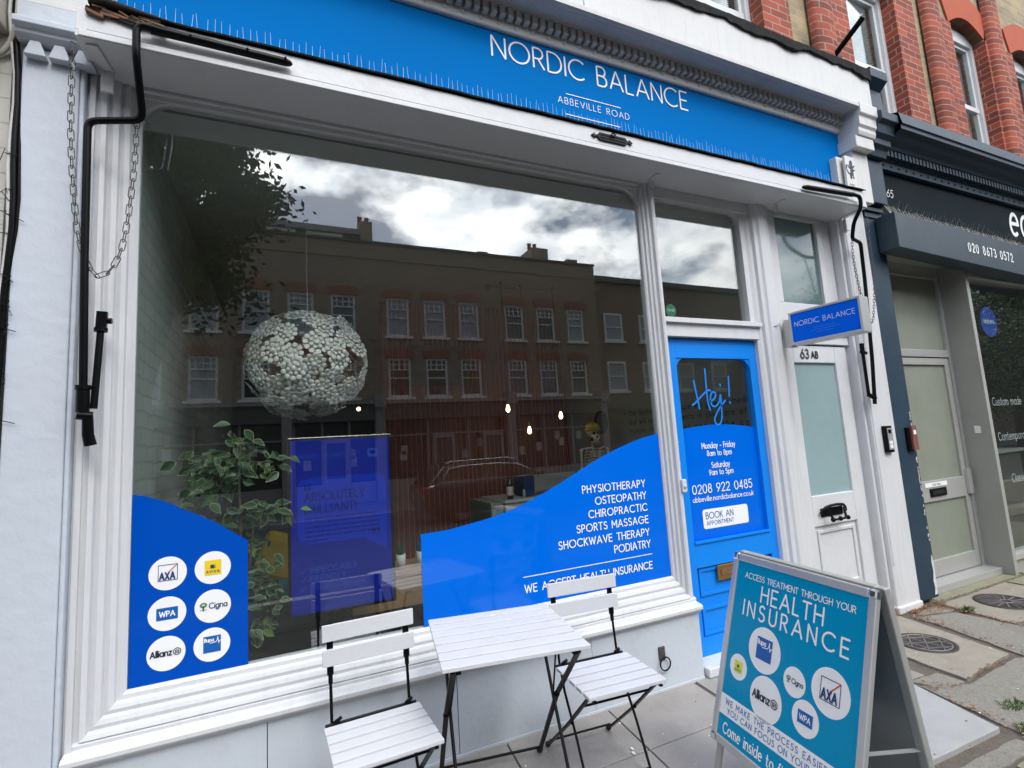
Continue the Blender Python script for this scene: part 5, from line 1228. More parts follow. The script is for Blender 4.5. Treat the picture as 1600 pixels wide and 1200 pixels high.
mb = MB(); mb.box(-0.225, -0.205, -0.26, 0.26, 0.672, 0.685); mb.box(0.205, 0.225, -0.26, 0.26, 0.672, 0.685); mb.build('top_rail', 'black_metal', t, 0.002, K)
for sx in (-1, 1):
    x = sx*0.232; mb = MB()
    mb.bar((x, -0.24, 0.675), (x, 0.06, 0.40), 0.008, 0.020, (1, 0, 0)); mb.bar((x, 0.06, 0.40), (x, 0.385, 0.012), 0.008, 0.020, (1, 0, 0)); mb.ball((x, 0.06, 0.40), 0.013)
    mb.build('leg', 'black_metal', t, 0, K); MB().ball((x, 0.39, 0.012), 0.016, 0.018, 0.013, 8, 6).build('foot', 'rubber', t, 0, K)
    x = sx*0.215; mb = MB(); mb.tube([(x, 0.22, 0.675), (x, 0.06, 0.40), (x, -0.20, 0.0)], 0.007, 8)
    mb.tube([(x-sx*0.02, -0.10, 0.675), (x, 0.055, 0.41)], 0.004, 6)
    mb.build('leg', 'black_metal', t, 0, K); MB().ball((x, -0.205, 0.012), 0.014, 0.016, 0.012, 8, 6).build('foot', 'rubber', t, 0, K)
MB().tube([(-0.232, 0.375, 0.03), (0.232, 0.375, 0.03)], 0.006, 6).build('stretcher', 'black_metal', t, 0, K)
MB().tube([(-0.215, -0.185, 0.03), (0.215, -0.185, 0.03)], 0.006, 6).build('stretcher', 'black_metal', t, 0, K)

# ================================================================== A-BOARD
ab = thing('sandwich_board', 'silver framed A-board with a teal blue health insurance poster on the pavement', 'sandwich board', (1.7, -1.2, 0))
a_, l_ = -1.7271, 0.2907
au = Vector((math.cos(a_), math.sin(a_), 0)); an = Vector((math.sin(a_), -math.cos(a_), 0)); ad = Vector((0, 0, -1))*math.cos(l_)+an*math.sin(l_)
apl = PL((1.7714, -0.9195, 0.9304), au, -ad); AW, AH, FW = 0.65, 0.73, 0.030
mb = MB()
for a, b, c, d in ((0, FW, -AH, 0), (AW-FW, AW, -AH, 0), (FW+.0001, AW-FW-.0001, -FW, 0), (FW+.0001, AW-FW-.0001, -AH, -AH+FW)):
    mb.slab(apl, [(a, c), (b, c), (b, d), (a, d)], -0.018, 0.0)
mb.build('frame', 'alu', ab, 0.005)
mb = MB()
for a, c in ((-0.002, -0.03), (AW-0.03, -0.03), (-0.002, -AH-0.002), (AW-0.03, -AH-0.002)): mb.slab(apl, [(a, c), (a+0.032, c), (a+0.032, c+0.032), (a, c+0.032)], -0.019, 0.003)
mb.build('corner_piece', 'chrome', ab, 0.008)
ps = MB().slab(apl, [(FW-.002, -AH+FW-.002), (AW-FW+.002, -AH+FW-.002), (AW-FW+.002, -FW+.002), (FW-.002, -FW+.002)], -0.010, -0.005).build('poster', 'poster_blue', ab)
H0 = -0.005
m = MB().mat('ink_white'); text(m, apl, 'ACCESS TREATMENT THROUGH YOUR', AW/2+0.005, -0.088, 0.0210, 0.14, width=0.50, align='c', h=H0+.001); m.build('lettering', 'ink_white', ps)
m = MB().mat('ink_white'); text(m, apl, 'HEALTH', AW/2-0.004, -0.160, 0.056, 0.13, width=0.285, align='c', h=H0+.001); m.build('lettering', 'ink_white', ps)
m = MB().mat('ink_white'); text(m, apl, 'INSURANCE', AW/2+0.005, -0.229, 0.055, 0.13, width=0.475, align='c', h=H0+.001); m.build('lettering', 'ink_white', ps)
m = MB().mat('ink_white'); m.poly(apl, [(FW, -0.622), (AW-FW, -0.622), (AW-FW, -0.548), (FW, -0.548)], H0+0.001); m.build('white_band', 'ink_white', ps)
m = MB(); text(m.mat('ink_white'), apl, 'Come inside to find out more', 0.062, -0.682, 0.036, 0.14, width=0.52, h=H0+.001); m.build('lettering', 'ink_white', ps)
m = MB(); m.mat('ink_blue'); text(m, apl, 'WE MAKE THE PROCESS EASIER SO', AW/2, -0.580, 0.0195, 0.14, width=0.53, align='c', h=H0+.0018); m.build('lettering', 'ink_blue', ps)
m = MB().mat('ink_blue'); text(m, apl, 'YOU CAN FOCUS ON YOUR HEALTH', AW/2+0.005, -0.611, 0.0195, 0.14, width=0.51, align='c', h=H0+.0018); m.build('lettering', 'ink_blue', ps)
apl2 = PL(apl.o + apl.n*(H0), au, -ad)
for kd, x, y, r_ in (('bupa', 0.224, -0.324, 0.080), ('lime', 0.103, -0.428, 0.047), ('allianz', 0.256, -0.483, 0.077), ('cigna', 0.374, -0.375, 0.048), ('square', 0.516, -0.350, 0.073), ('wpa', 0.432, -0.466, 0.055)):
    logo(MB(), apl2, kd, x, y, r_).build('logo_disc', 'ink_white', ps)
mb = MB()
fe = 0.2415
for a in (0.03, AW-0.03): mb.bar(apl(a, -AH+0.05, -0.030), apl(a, -AH-fe, -0.030), 0.028, 0.014, an)
mb.build('leg', 'alu_dull', ab, 0.003)
l2 = R(8); bd = Vector((0, 0, -1))*math.cos(l2)-an*math.sin(l2)
bpl = PL(apl.o - an*0.03, au, -bd); BL = 0.9304/math.cos(l2)-0.005
mb = MB()
for a, b, c, d in ((0, FW, -BL, 0), (AW-FW, AW, -BL, 0), (FW+.0001, AW-FW-.0001, -FW, 0), (FW+.0001, AW-FW-.0001, -0.78, -0.78+FW)):
    mb.slab(bpl, [(a, c), (b, c), (b, d), (a, d)], -0.02, 0.004)
mb.build('rear_frame', 'alu_dull', ab, 0.004)
MB().slab(bpl, [(FW-.002, -0.775), (AW-FW+.002, -0.775), (AW-FW+.002, -FW), (FW-.002, -FW)], -0.012, -0.006).build('back_panel', 'panel_dark', ab)
mb = MB()
for a in (0.02, AW-0.02): mb.bar(apl(a, -0.47, -0.022), bpl(a, -0.49, 0.006), 0.016, 0.003, (0, 0, 1))
mb.build('stay', 'alu', ab)

# ================================================================== INSIDE THE CLINIC
def flower_mesh():
    mb = MB().mat('petal')
    mb.ball((0, 0, 0.010), 0.014, 0.014, 0.005, 8, 4); mb.lathe([(0, 0.001), (0.047, 0.0), (0.0, -0.003)], (0, 0, 0), 12)
    for k in range(7): a = k*2*math.pi/7; mb.ball((0.027*math.cos(a), 0.027*math.sin(a), 0.006), 0.0100, 0.0100, 0.0025, 7, 4)
    for k in range(11): a = k*2*math.pi/11; mb.ball((0.050*math.cos(a), 0.050*math.sin(a), 0.004), 0.0142, 0.0142, 0.0030, 8, 4)
    mb.mat('twig').tube([(0, 0, 0.004), (0, 0, -0.12)], 0.0025, 4, caps=False)
    return mb
LC = Vector((0.16, 0.85, 2.03))
lamp = thing('pendant_lamp', 'large white globe pendant lamp of flower clusters hanging in the window', 'pendant lamp', LC)
mb = MB()
for k in range(1000):
    z = rnd.uniform(-1, 1); a = rnd.uniform(0, 6.28); q = math.sqrt(1-z*z); d = Vector((q*math.cos(a), q*math.sin(a), z*0.93))
    p = LC+d*0.05; mb.mat('twig').tube([p, p+d*0.13+Vector((rnd.gauss(0, .02),)*3), LC+d*0.335+Vector((rnd.gauss(0, .015), rnd.gauss(0, .015), rnd.gauss(0, .015)))], 0.0022, 3, caps=False)
mb.ball(LC+Vector((0.02, 0.04, 0.02)), 0.045, n=12, m=8)
for k in range(650):
    z = rnd.uniform(-1, 1); a = rnd.uniform(0, 6.28); q = math.sqrt(1-z*z); d = Vector((q*math.cos(a), q*math.sin(a), z*0.93))
    r_ = rnd.uniform(0.008, 0.015); mb.mat('petal' if k % 3 else 'twig').ball(LC+d*rnd.uniform(0.25, 0.325), r_, r_, r_*0.3, 6, 3, d.to_track_quat('Z', 'Y').to_matrix())
mb.build('stems', 'twig', lamp)
fm = None; N = 99
for k in range(N):
    z = 1-2*(k+0.5)/N; a = k*2.39996+rnd.gauss(0, 0.13); z = max(-0.98, min(0.98, z+rnd.gauss(0, 0.04)))
    q = math.sqrt(1-z*z); d = Vector((q*math.cos(a), q*math.sin(a), z*0.93)); p = LC+d*rnd.uniform(0.335, 0.36)
    if fm is None:
        o = flower_mesh().build('flower', 'petal', lamp, 0, (0, 0, 0)); fm = o
    else:
        o = fm.copy(); COL.objects.link(o); o.parent = lamp
    o.matrix_parent_inverse = Matrix.Translation(-LC)
    o.location = p; o.rotation_euler = (d.to_track_quat('Z', 'Y').to_matrix() @ Matrix.Rotation(rnd.uniform(0, 1), 3, 'Z') @ Matrix.Rotation(rnd.gauss(0, 0.2), 3, 'X')).to_euler()
    s_ = rnd.uniform(1.08, 1.30); o.scale = (s_, s_, s_)
MB().tube([LC+Vector((0, 0, 0.3)), (LC.x, LC.y, 3.119)], 0.004, 6).build('cord', 'pot_white', lamp)
MB().ball(LC+Vector((0.02, -0.03, -0.02)), 0.022, n=10, m=8).build('bulb', 'bulb', lamp)

ds = thing('display_screen', 'tall portrait blue digital screen on a stand inside the window', 'screen', (0.325, 0.6, 0.12))
SX0, SX1, SZ0, SZ1, SY = 0.030, 0.622, 0.562, 1.560, 0.60
MB().box(SX0, SX1, SY, SY+0.05, SZ0, SZ1).build('case', 'shop_dark', ds, 0.006)
scr = MB().box(SX0+0.017, SX1-0.02, SY-0.004, SY-0.001, SZ0+0.018, SZ1-0.02).build('screen', 'screen_blue', ds)
sp = front(SY-0.004); m = MB().mat('screen_pale')
m.poly(sp, rrect(0.082, 0.580, 0.955, 1.325, 0.06, 5)[:7]+[(0.142, 1.325)]+rrect(0.082, 0.580, 0.955, 1.325, 0.06, 5)[8:21]+[(0.44, 0.955), (0.575, 0.875), (0.580, 1.0)], 0.001)
m.mat('screen_line'); m.poly(sp, rrect(0.475, 0.535, 1.425, 1.475, 0.008, 3), 0.001)
m.mat('screen_ink'); m.poly(sp, [(0.505, 1.434), (0.523, 1.453), (0.520, 1.464), (0.511, 1.465), (0.505, 1.459), (0.499, 1.465), (0.490, 1.464), (0.487, 1.453)], 0.002)
text(m, sp, 'ABSOLUTELY', 0.12, 1.195, 0.046, 0.16, width=0.33, h=0.002); text(m, sp, 'BRILLIANT!', 0.12, 1.125, 0.046, 0.16, width=0.28, h=0.002)
for x in (0.125, 0.148): m.poly(sp, disc(x, 1.262, 0.009, n=12), 0.002); stroke(m, sp, [(x-0.006, 1.264), (x-0.003, 1.278), (x+0.006, 1.285)], 0.006, 0.002)
for x in (0.50, 0.525): m.poly(sp, disc(x, 0.995, 0.010, n=12), 0.002); stroke(m, sp, [(x+0.007, 0.992), (x+0.004, 0.978), (x-0.005, 0.970)], 0.006, 0.002)
for k in range(6):
    x = 0.12; e = 0.535 if k < 5 else 0.24
    while x < e:
        w_ = rnd.uniform(0.02, 0.06); stroke(m, sp, [(x, 1.095-k*0.025), (min(x+w_, e), 1.095-k*0.025)], 0.007, 0.002, False); x += w_+0.009
m.mat('screen_line')
text(m, sp, 'NORDIC BALANCE', 0.095, 1.438, 0.022, 0.12, width=0.25, h=0.001, cap=False)
for s_, z, w_ in (('IMPECCABLE', 0.795, 0.255), ('FRIENDLY', 0.748, 0.19), ('PROFESSIONAL', 0.700, 0.315)):
    text(m, sp, s_, 0.145, z, 0.030, 0.15, width=w_, h=0.001); stroke(m, sp, [(0.092, z+0.014), (0.102, z+0.003), (0.122, z+0.028)], 0.004, 0.001)
m.build('screen_text', 'screen_line', scr)
mb = MB(); mb.box(0.27, 0.33, SY+0.051, SY+0.10, 0.14, 1.2); mb.build('stand_pole', 'black_metal', ds, 0.004)
MB().box(0.08, 0.56, SY-0.15, SY+0.28, 0.122, 0.14).build('stand_base', 'black_metal', ds, 0.004)

fc = thing('ficus_plant', 'tall variegated weeping fig plant behind the left window graphic', 'plant', (-0.20, 0.42, 0.12))
MB().lathe([(0, 0.122), (0.12, 0.122), (0.16, 0.42), (0.165, 0.44), (0.15, 0.44), (0.145, 0.40), (0, 0.40)], (-0.20, 0.42, 0), 24).build('pot', 'pot_dark', fc)
mb = MB().mat('bark'); tips = []
for k in range(27):
    a = rnd.uniform(0, 6.28); z0 = rnd.uniform(0.72, 1.53); b = Vector((-0.24+0.02*math.sin(z0*5), 0.42+0.02*math.cos(z0*4), z0))
    L_ = rnd.uniform(0.10, 0.25)*(1.0 if z0 < 1.2 else 0.8); d = Vector((math.cos(a), math.sin(a)*0.55, rnd.uniform(0.25, 1.0))).normalized()
    m1 = b+d*L_*0.6; e = b+Vector((d.x*1.25, d.y*1.25, d.z*0.55))*L_
    if e.x < -0.54: e.x = -0.54
    if m1.x < -0.54: m1.x = -0.54
    if e.y < 0.10: e.y = 0.10
    mb.tube([b, m1, e], [0.006, 0.004, 0.002], 5, caps=False); tips += [(m1, d), (b.lerp(m1, 0.6), d), (e, d), (m1.lerp(e, 0.5), d), (e+Vector((d.x*0.03, d.y*.03, -0.03)), d)]
for k in range(12):
    b = Vector((-0.11+rnd.uniform(-.06, .08), 0.36+rnd.uniform(-.1, .1), rnd.uniform(0.62, 0.95))); tips += [(b, Vector((rnd.gauss(0, 1), rnd.gauss(0, 1), 0.2)).normalized())]
mb.tube([(-0.20, 0.42, 0.38), (-0.21, 0.43, 0.8), (-0.19, 0.42, 1.1), (-0.20, 0.42, 1.38)], [0.014, 0.012, 0.009, 0.004], 7)
mb.tube([(-0.19, 0.43, 0.38), (-0.16, 0.41, 0.8), (-0.13, 0.40, 1.15)], [0.010, 0.008, 0.004], 6)
mb.build('stem', 'bark', fc)
mb = MB()
for (p, d) in tips:
    for k in range(5):
        q = p+Vector((rnd.gauss(0, 0.036), rnd.gauss(0, 0.03), rnd.gauss(0, 0.028)))
        if q.x < -0.55 or q.y < 0.04 or q.y > 0.62: continue
        ln = rnd.choice((rnd.uniform(0.034, 0.055), rnd.uniform(0.05, 0.082), rnd.uniform(0.05, 0.082))); kind_ = rnd.random(); w_ = ln*rnd.uniform(0.50, 0.66)
        f = Vector((rnd.gauss(d.x*0.6, 0.75), rnd.gauss(d.y*0.5-0.15, 0.45), rnd.uniform(-1.1, 0.25))).normalized()
        s_ = f.cross(Vector((rnd.gauss(0, .4), rnd.gauss(-0.9, .3), rnd.gauss(0.6, .3)))).normalized(); nn = s_.cross(f)
        def pt(u, v, k_=0.0): return q+f*ln*u+s_*w_*v+nn*(-abs(v)*-0.12*ln*2 - u*u*0.18*ln+k_)
        o_ = [(0, 0), (.22, -.38), (.5, -.5), (.78, -.27), (1.05, 0), (.78, .27), (.5, .5), (.22, .38)]; i_ = [(.04, 0), (.23, -.335), (.5, -.452), (.765, -.24), (.985, 0), (.765, .24), (.5, .452), (.23, .335)]
        vs = [pt(*c) for c in o_]+[pt(*c) for c in i_]
        mb.mat('leaf_edge' if kind_ < 0.62 else ('leaf' if kind_ < 0.88 else 'leaf_pale')).add(vs, [(j, (j+1) % 8, 8+(j+1) % 8, 8+j) for j in range(8)])
        mb.mat('leaf' if kind_ < 0.88 else 'leaf_pale').add(vs[8:], [(0, 1, 2, 3, 4), (0, 4, 5, 6, 7)])
mb.build('foliage', 'leaf', fc, fixn=False)

bn = thing('wooden_bench', 'low knotty pine bench behind the digital screen', 'bench', (0.75, 1.25, 0.12))
mb = MB(); mb.box(0.40, 1.50, 1.12, 1.50, 0.575, 0.61); mb.build('top', 'wood', bn, 0.004)
mb = MB(); mb.box(0.43, 1.47, 1.14, 1.17, 0.36, 0.574); mb.box(0.43, 0.46, 1.171, 1.48, 0.36, 0.574); mb.build('front_board', 'wood', bn, 0.004)
for x in (0.46, 1.40): MB().box(x, x+0.05, 1.18, 1.46, 0.121, 0.359).build('leg', 'shop_dark', bn)
def pot(x, y, z, lab, r):
    p = thing('plant_pot', lab, 'plant pot', (x, y, z))
    MB().lathe([(0, z+.001), (r*0.75, z+.001), (r, z+0.105), (r*0.9, z+0.105), (r*0.85, z+0.09), (0, z+0.09)], (x, y, 0), 18).build('pot', 'pot_white', p)
    mb = MB()
    for k in range(7): a = k*0.9; mb.tube([(x+0.01*math.cos(a), y+0.01*math.sin(a), z+0.085), (x+0.02*math.cos(a), y+0.02*math.sin(a), z+0.14), (x+0.018*math.cos(a), y+0.018*math.sin(a), z+rnd.uniform(0.16, 0.21))], [0.008, 0.007, 0.001], 5)
    mb.build('succulent', 'leaf', p)
pot(0.775, 1.18, 0.61, 'small white pot with a spiky succulent on the pine bench beside the screen', 0.036)
pot(0.925, 1.20, 0.61, 'small white pot half hidden by the blue window graphic on the bench', 0.034)
ac = thing('armchair', 'dark armchair in the shadow behind the fig plant', 'armchair', (-0.05, 1.75, 0.12))
mb = MB(); mb.box(-0.45, 0.35, 1.45, 2.05, 0.25, 0.48); mb.build('seat', 'grey_fabric', ac, 0.04); MB().box(-0.45, 0.35, 1.98, 2.15, 0.40, 0.95).build('backrest', 'grey_fabric', ac, 0.05)
for x in (-0.52, 0.35): MB().box(x, x+0.08, 1.45, 2.1, 0.25, 0.66).build('armrest', 'grey_fabric', ac, 0.03)
for x in (-0.45, 0.30):
    for y in (1.5, 2.02): MB().tube([(x, y, 0.122), (x, y, 0.26)], 0.018, 8).build('leg', 'shop_dark', ac)
mb = MB(); mb.obox((0.02, 1.68, 0.72), (0.93, 0.1, -0.35), (0, 1, 0.25), (0.35, -0.25, 0.93), 0.36, 0.12, 0.34)
tag(mb.build('cushion', 'yellow_fabric', None, 0.045), 'mustard yellow cushion propped on the dark armchair', 'cushion')
mb = MB(); mb.obox((0.02, 1.38, 0.545), (0.9, 0, -0.45), (0, 1, 0.1), (0.45, 0, 0.9), 0.14, 0.05, 0.13)
tag(mb.build('cushion', 'teal_fabric', None, 0.02), 'small teal cushion below the yellow one near the screen edge', 'cushion')

dk = thing('reception_desk', 'white topped reception desk behind the right window graphic', 'desk', (2.2, 2.1, 0.12))
MB().box(1.88, 3.0, 1.80, 1.84, 0.122, 0.91).build('front_panel', 'pot_white', dk, 0.003)
MB().box(1.74, 1.86, 1.82, 2.4, 0.122, 0.925).build('side_panel', 'room_grey', dk, 0.003)
MB().box(1.862, 3.05, 1.78, 2.4, 0.911, 0.935).build('top', 'pot_white', dk, 0.003)
wb = thing('bottle', 'dark wine bottle with a white label on the reception desk', 'bottle', (1.955, 1.86, 0.936))
MB().lathe([(0, 0.937), (0.030, 0.937), (0.031, 1.07), (0.024, 1.10), (0.012, 1.115), (0.011, 1.16), (0.0, 1.16)], (1.955, 1.86, 0), 16).build('glass_body', 'bottle_glass', wb)
MB().lathe([(0.0315, 0.975), (0.0318, 1.055)], (1.955, 1.86, 0), 16).build('label', 'paper', wb)
tag(MB().lathe([(0, 0.937), (0.014, 0.937), (0.014, 1.0), (0.010, 1.004), (0.009, 1.015), (0, 1.015)], (2.10, 1.86, 0), 12).build('small_jar', 'alu'), 'tiny silver jar on the desk right of the bottle', 'jar')
mo = thing('computer_monitor', 'computer monitor seen from behind on the reception desk', 'monitor', (2.45, 1.95, 0.936))
MB().box(2.25, 2.72, 1.93, 1.96, 0.98, 1.135).build('case', 'alu_dull', mo, 0.006); MB().box(2.42, 2.52, 1.961, 1.99, 0.937, 1.05).build('stand', 'alu_dull', mo)
tag(MB().box(2.13, 2.235, 1.92, 2.15, 0.937, 1.14).build('file_box', 'ink_navy', None, 0.004), 'dark blue box file standing on the desk left of the monitor', 'box file')
# model skeleton behind the desk
sk = thing('skeleton', 'model skeleton with a yellow bandana standing behind the desk', 'skeleton', (3.02, 2.0, 0.12))
SXc, SYc = 3.02, 2.0
mb = MB(); H = Vector((SXc, SYc, 1.50))
mb.mat('bone').ball(H+Vector((0, 0.01, 0.045)), 0.068, 0.085, 0.072, 14, 10)
mb.ball(H+Vector((-0.01, -0.055, -0.03)), 0.048, 0.035, 0.05, 12, 8); mb.ball(H+Vector((-0.01, -0.05, -0.085)), 0.036, 0.035, 0.025, 10, 7)
mb.mat('socket_shade')  # dark balls painted as the shade inside eye, cheek and nose hollows
for s_ in (-1, 1): mb.ball(H+Vector((s_*0.027-0.012, -0.078, 0.012)), 0.018, 0.016, 0.017, 9, 6); mb.ball(H+Vector((s_*0.045-0.01, -0.055, -0.052)), 0.010, 0.02, 0.022, 7, 5)
mb.ball(H+Vector((-0.012, -0.09, -0.028)), 0.010, 0.010, 0.013, 7, 5)
for k in range(7): mb.mat('bone').box(SXc-0.012-0.021+k*0.006, SXc-0.012-0.0165+k*0.006, SYc-0.091, SYc-0.08, 1.418, 1.442)
skull = mb.build('skull', 'bone', sk)
mb = MB().mat('bandana'); mb.ball(H+Vector((0, 0.01, 0.062)), 0.074, 0.090, 0.066, 16, 10); mb.tube([H+Vector((0.073*math.cos(R(a)), 0.01+0.089*math.sin(R(a)), 0.045)) for a in range(0, 360, 20)], 0.010, 6, closed=True)
mb.build('bandana', 'bandana', sk)
mb = MB().mat('bone')
for k in range(24): mb.ball((SXc, SYc+0.03, 1.42-k*0.026), 0.017, 0.02, 0.010, 8, 5)
for k in range(9):
    z = 1.335-k*0.030; w_ = 0.075+0.055*math.sin(math.pi*(k+1.5)/10.5)
    for s_ in (-1, 1): mb.tube([(SXc, SYc+0.04, z+0.02), (SXc+s_*w_*0.9, SYc+0.03, z+0.012), (SXc+s_*w_, SYc-0.02, z-0.01), (SXc+s_*w_*0.6, SYc-0.07, z-0.03), (SXc+s_*0.018, SYc-0.085, z-0.022)], 0.0055, 5)
mb.tube([(SXc, SYc-0.088, 1.335), (SXc, SYc-0.09, 1.16)], 0.014, 6)
for s_ in (-1, 1):
    mb.tube([(SXc+s_*0.015, SYc-0.06, 1.345), (SXc+s_*0.09, SYc-0.05, 1.362), (SXc+s_*0.155, SYc, 1.352)], 0.008, 6)
    mb.tube([(SXc+s_*0.165, SYc, 1.335), (SXc+s_*0.175, SYc, 1.05)], [0.013, 0.010], 7); mb.ball((SXc+s_*0.163, SYc, 1.335), 0.020, n=8, m=6)
    mb.tube([(SXc+s_*0.178, SYc, 1.04), (SXc+s_*0.185, SYc-0.05, 0.80)], 0.008, 6)
    mb.tube([(SXc+s_*0.08, SYc, 0.82), (SXc+s_*0.08, SYc, 0.46), (SXc+s_*0.07, SYc, 0.13)], 0.012, 6)
mb.ball((SXc, SYc, 0.83), 0.11, 0.06, 0.06, 10, 6)
mb.build('bones', 'bone', sk)

tag(MB().lathe([(0, -0.012), (0.125, -0.012), (0.135, -0.004), (0.135, 0)], (3.299, 2.25, 1.63), 32, 'x').build('wall_disc', 'shop_dark'), 'round black disc mounted on the grey side wall behind the skeleton', 'wall disc')
wpl = PL((3.2985, 0, 0), (0, -1, 0), (0, 0, 1)); m = MB().mat('ink_dark')
for s_, z, y0, wd_ in (('The doctor of the future will give no medicine', 1.665, 1.72, 1.62), ('but will interest patients in the care of the', 1.575, 1.72, 1.62), ('human frame in diet and in the cause', 1.487, 1.72, 1.62)):
    text(m, wpl, s_, -y0, z, 0.045, 0.14, width=wd_, h=0.001)
m.poly(wpl, disc(-1.80, 1.69, 0.010, n=10), 0.001)
tag(m.build('wall_lettering', 'ink_dark'), 'dark lettering quote in three lines on the grey side wall', 'wall lettering')
sl = thing('spider_lamp', 'black spider ceiling lamp with three bare glowing bulbs on long cords', 'ceiling lamp', (2.3, 2.1, 3.12))
mb = MB()
pts_ = [(2.07, 2.05, 1.80), (2.32, 2.1, 1.575), (2.70, 2.1, 1.715)]
hub = Vector((1.99, 2.2, 3.095)); mb.ball(hub, 0.045, 0.045, 0.025, 10, 6)
for (x, y, z) in pts_:
    mb.lathe([(0, 3.119), (0.022, 3.117), (0.016, 3.10), (0.006, 3.09), (0, 3.09)], (x, y, 0), 10); mb.tube([hub, (x*0.5+hub.x*0.5, y, 3.075), (x, y, 3.095)], 0.004, 5); mb.tube([(x, y, 3.1), (x, y, z+0.075)], 0.0035, 5)
mb.build('cord', 'black_metal', sl)
for (x, y, z) in pts_:
    MB().lathe([(0, z+0.085), (0.014, z+0.082), (0.014, z+0.045), (0, z+0.04)], (x, y, 0), 10).build('lamp_holder', 'brass', sl)
    MB().lathe([(0, z+0.045), (0.010, z+0.04), (0.017, z+0.012), (0.020, z-0.012), (0.012, z-0.03), (0, z-0.034)], (x, y, 0), 12).build('bulb', 'bulb', sl)
tag(MB().ball((0.66, 2.3, 1.86), 0.018, n=8, m=6).build('bulb', 'bulb'), 'small glowing bulb in the dark just right of the globe lamp', 'bulb')
tag(MB().box(1.30, 1.98, 2.96, 2.998, 2.16, 2.62).build('wall_panel', 'shop_dark'), 'dark rectangular panel on the slatted red wall', 'wall panel')

# ================================================================== ACROSS THE STREET (seen in the reflections)
OY = -18.0
ot = thing('opposite_terrace', 'long brown brick terrace across the street with white sash windows', 'building', (4, OY, -0.4))
OX0, OX1, OTOP = -14.0, 14.3, 10.0
mb = MB()
upx = [-11.8, -9.5, -8.0, -6.4, -4.2, -2.5, -0.82, 0.72, 2.28, 4.45, 6.02, 7.56, 9.78, 11.38, 13.02]
hw = 0.47
rows = ((3.62, 5.26), (6.15, 7.80))
xs_ = [OX0]+[e for x in upx for e in (x-hw, x+hw)]+[OX1]
for i in range(0, len(xs_), 2): mb.box(xs_[i], xs_[i+1], OY-6, OY, 3.35, OTOP)
for x in upx:
    for a, b in ((3.35, rows[0][0]), (rows[0][1], rows[1][0]), (rows[1][1], OTOP)): mb.box(x-hw+.001, x+hw-.001, OY-6, OY-0.002, a, b)
mb.mat('slate').box(OX0, OX1, OY-6, OY+0.12, OTOP+0.001, OTOP+0.10)
mb.mat('brick_stock').box(OX0, OX1, OY-0.1, OY+0.05, 9.35, 9.50)
mb.build('wall', 'brick_stock', ot)
for x in upx:
    for z0, z1 in rows:
        mb = MB(); n = 8; mb.slab(front(OY), [(x-hw-0.1, z1-0.02), (x+hw+0.1, z1-0.02)]+[(x+hw+0.15-(2*hw+0.3)*t/n, z1+0.26+0.12*math.sin(math.pi*t/n)) for t in range(n+1)], -0.05, 0.0)
        mb.build('window_arch', 'brick_arch_dull', ot)
def far_window(x, z0, z1, lit):
    f = MB(); y0, y1 = OY-0.16, OY-0.06
    for a, b, c, d in ((x-hw, x-hw+0.09, z0, z1), (x+hw-0.09, x+hw, z0, z1), (x-hw+.0901, x+hw-.0901, z1-0.10, z1), (x-hw+.0901, x+hw-.0901, z0, z0+0.09), (x-hw+.0901, x+hw-.0901, (z0+z1)/2-0.05, (z0+z1)/2+0.0), (x-hw+.0901, x+hw-.0901, z1-0.52, z1-0.47)): f.box(a, b, y0, y1, c, d)
    for k in range(1, 4): f.box(x-hw+2*hw*k/4-0.02, x-hw+2*hw*k/4+0.02, y0+0.01, y1-0.01, z1-0.469, z1-0.101)
    f.box(x-hw+.0902, x+hw-.0902, y0+0.012, y1-0.012, z1-0.30, z1-0.265)
    f.box(x-hw-0.12, x+hw+0.12, y0, OY+0.12, z0-0.10, z0-.001)
    w = f.build('window', 'sash_white', ot)
    MB().box(x-hw+0.02, x+hw-0.02, y0-0.02, y0+0.02, z0+0.02, z1-0.02).build('pane', lit, w)
for x in upx:
    for (z0, z1) in rows: far_window(x, z0, z1, rnd.choice(('window_dark', 'net_curtain', 'window_dark')))
mb = MB().mat('slate'); mb.box(-3.2, 3.1, OY-5, OY-0.8, OTOP, 10.85)
for k in range(3): mb.mat('window_blind').box(-2.6+k*1.8, -1.2+k*1.8, OY-0.79, OY-0.74, OTOP+0.2, 10.6)
mb.mat('shop_white').box(-3.2, 3.1, OY-0.78, OY-0.6, 10.62, 10.86); mb.build('dormer', 'slate', ot)
for x, w_, h in ((3.35, 0.5, 11.2), (8.6, 0.5, 10.42), (11.6, 0.9, 10.9), (13.4, 0.6, 10.5)):
    mb = MB(); mb.box(x-w_/2, x+w_/2, OY-2.2, OY-0.5, OTOP+0.101, h); mb.mat('rubbed_brick')
    if h > 10.6:
        for k in range(2): mb.lathe([(0.11, h), (0.09, h+0.45), (0.12, h+0.5), (0, h+0.5)], (x-0.15+0.3*k, OY-1.3, 0), 10)
    mb.build('chimney', 'brick_stock', ot)
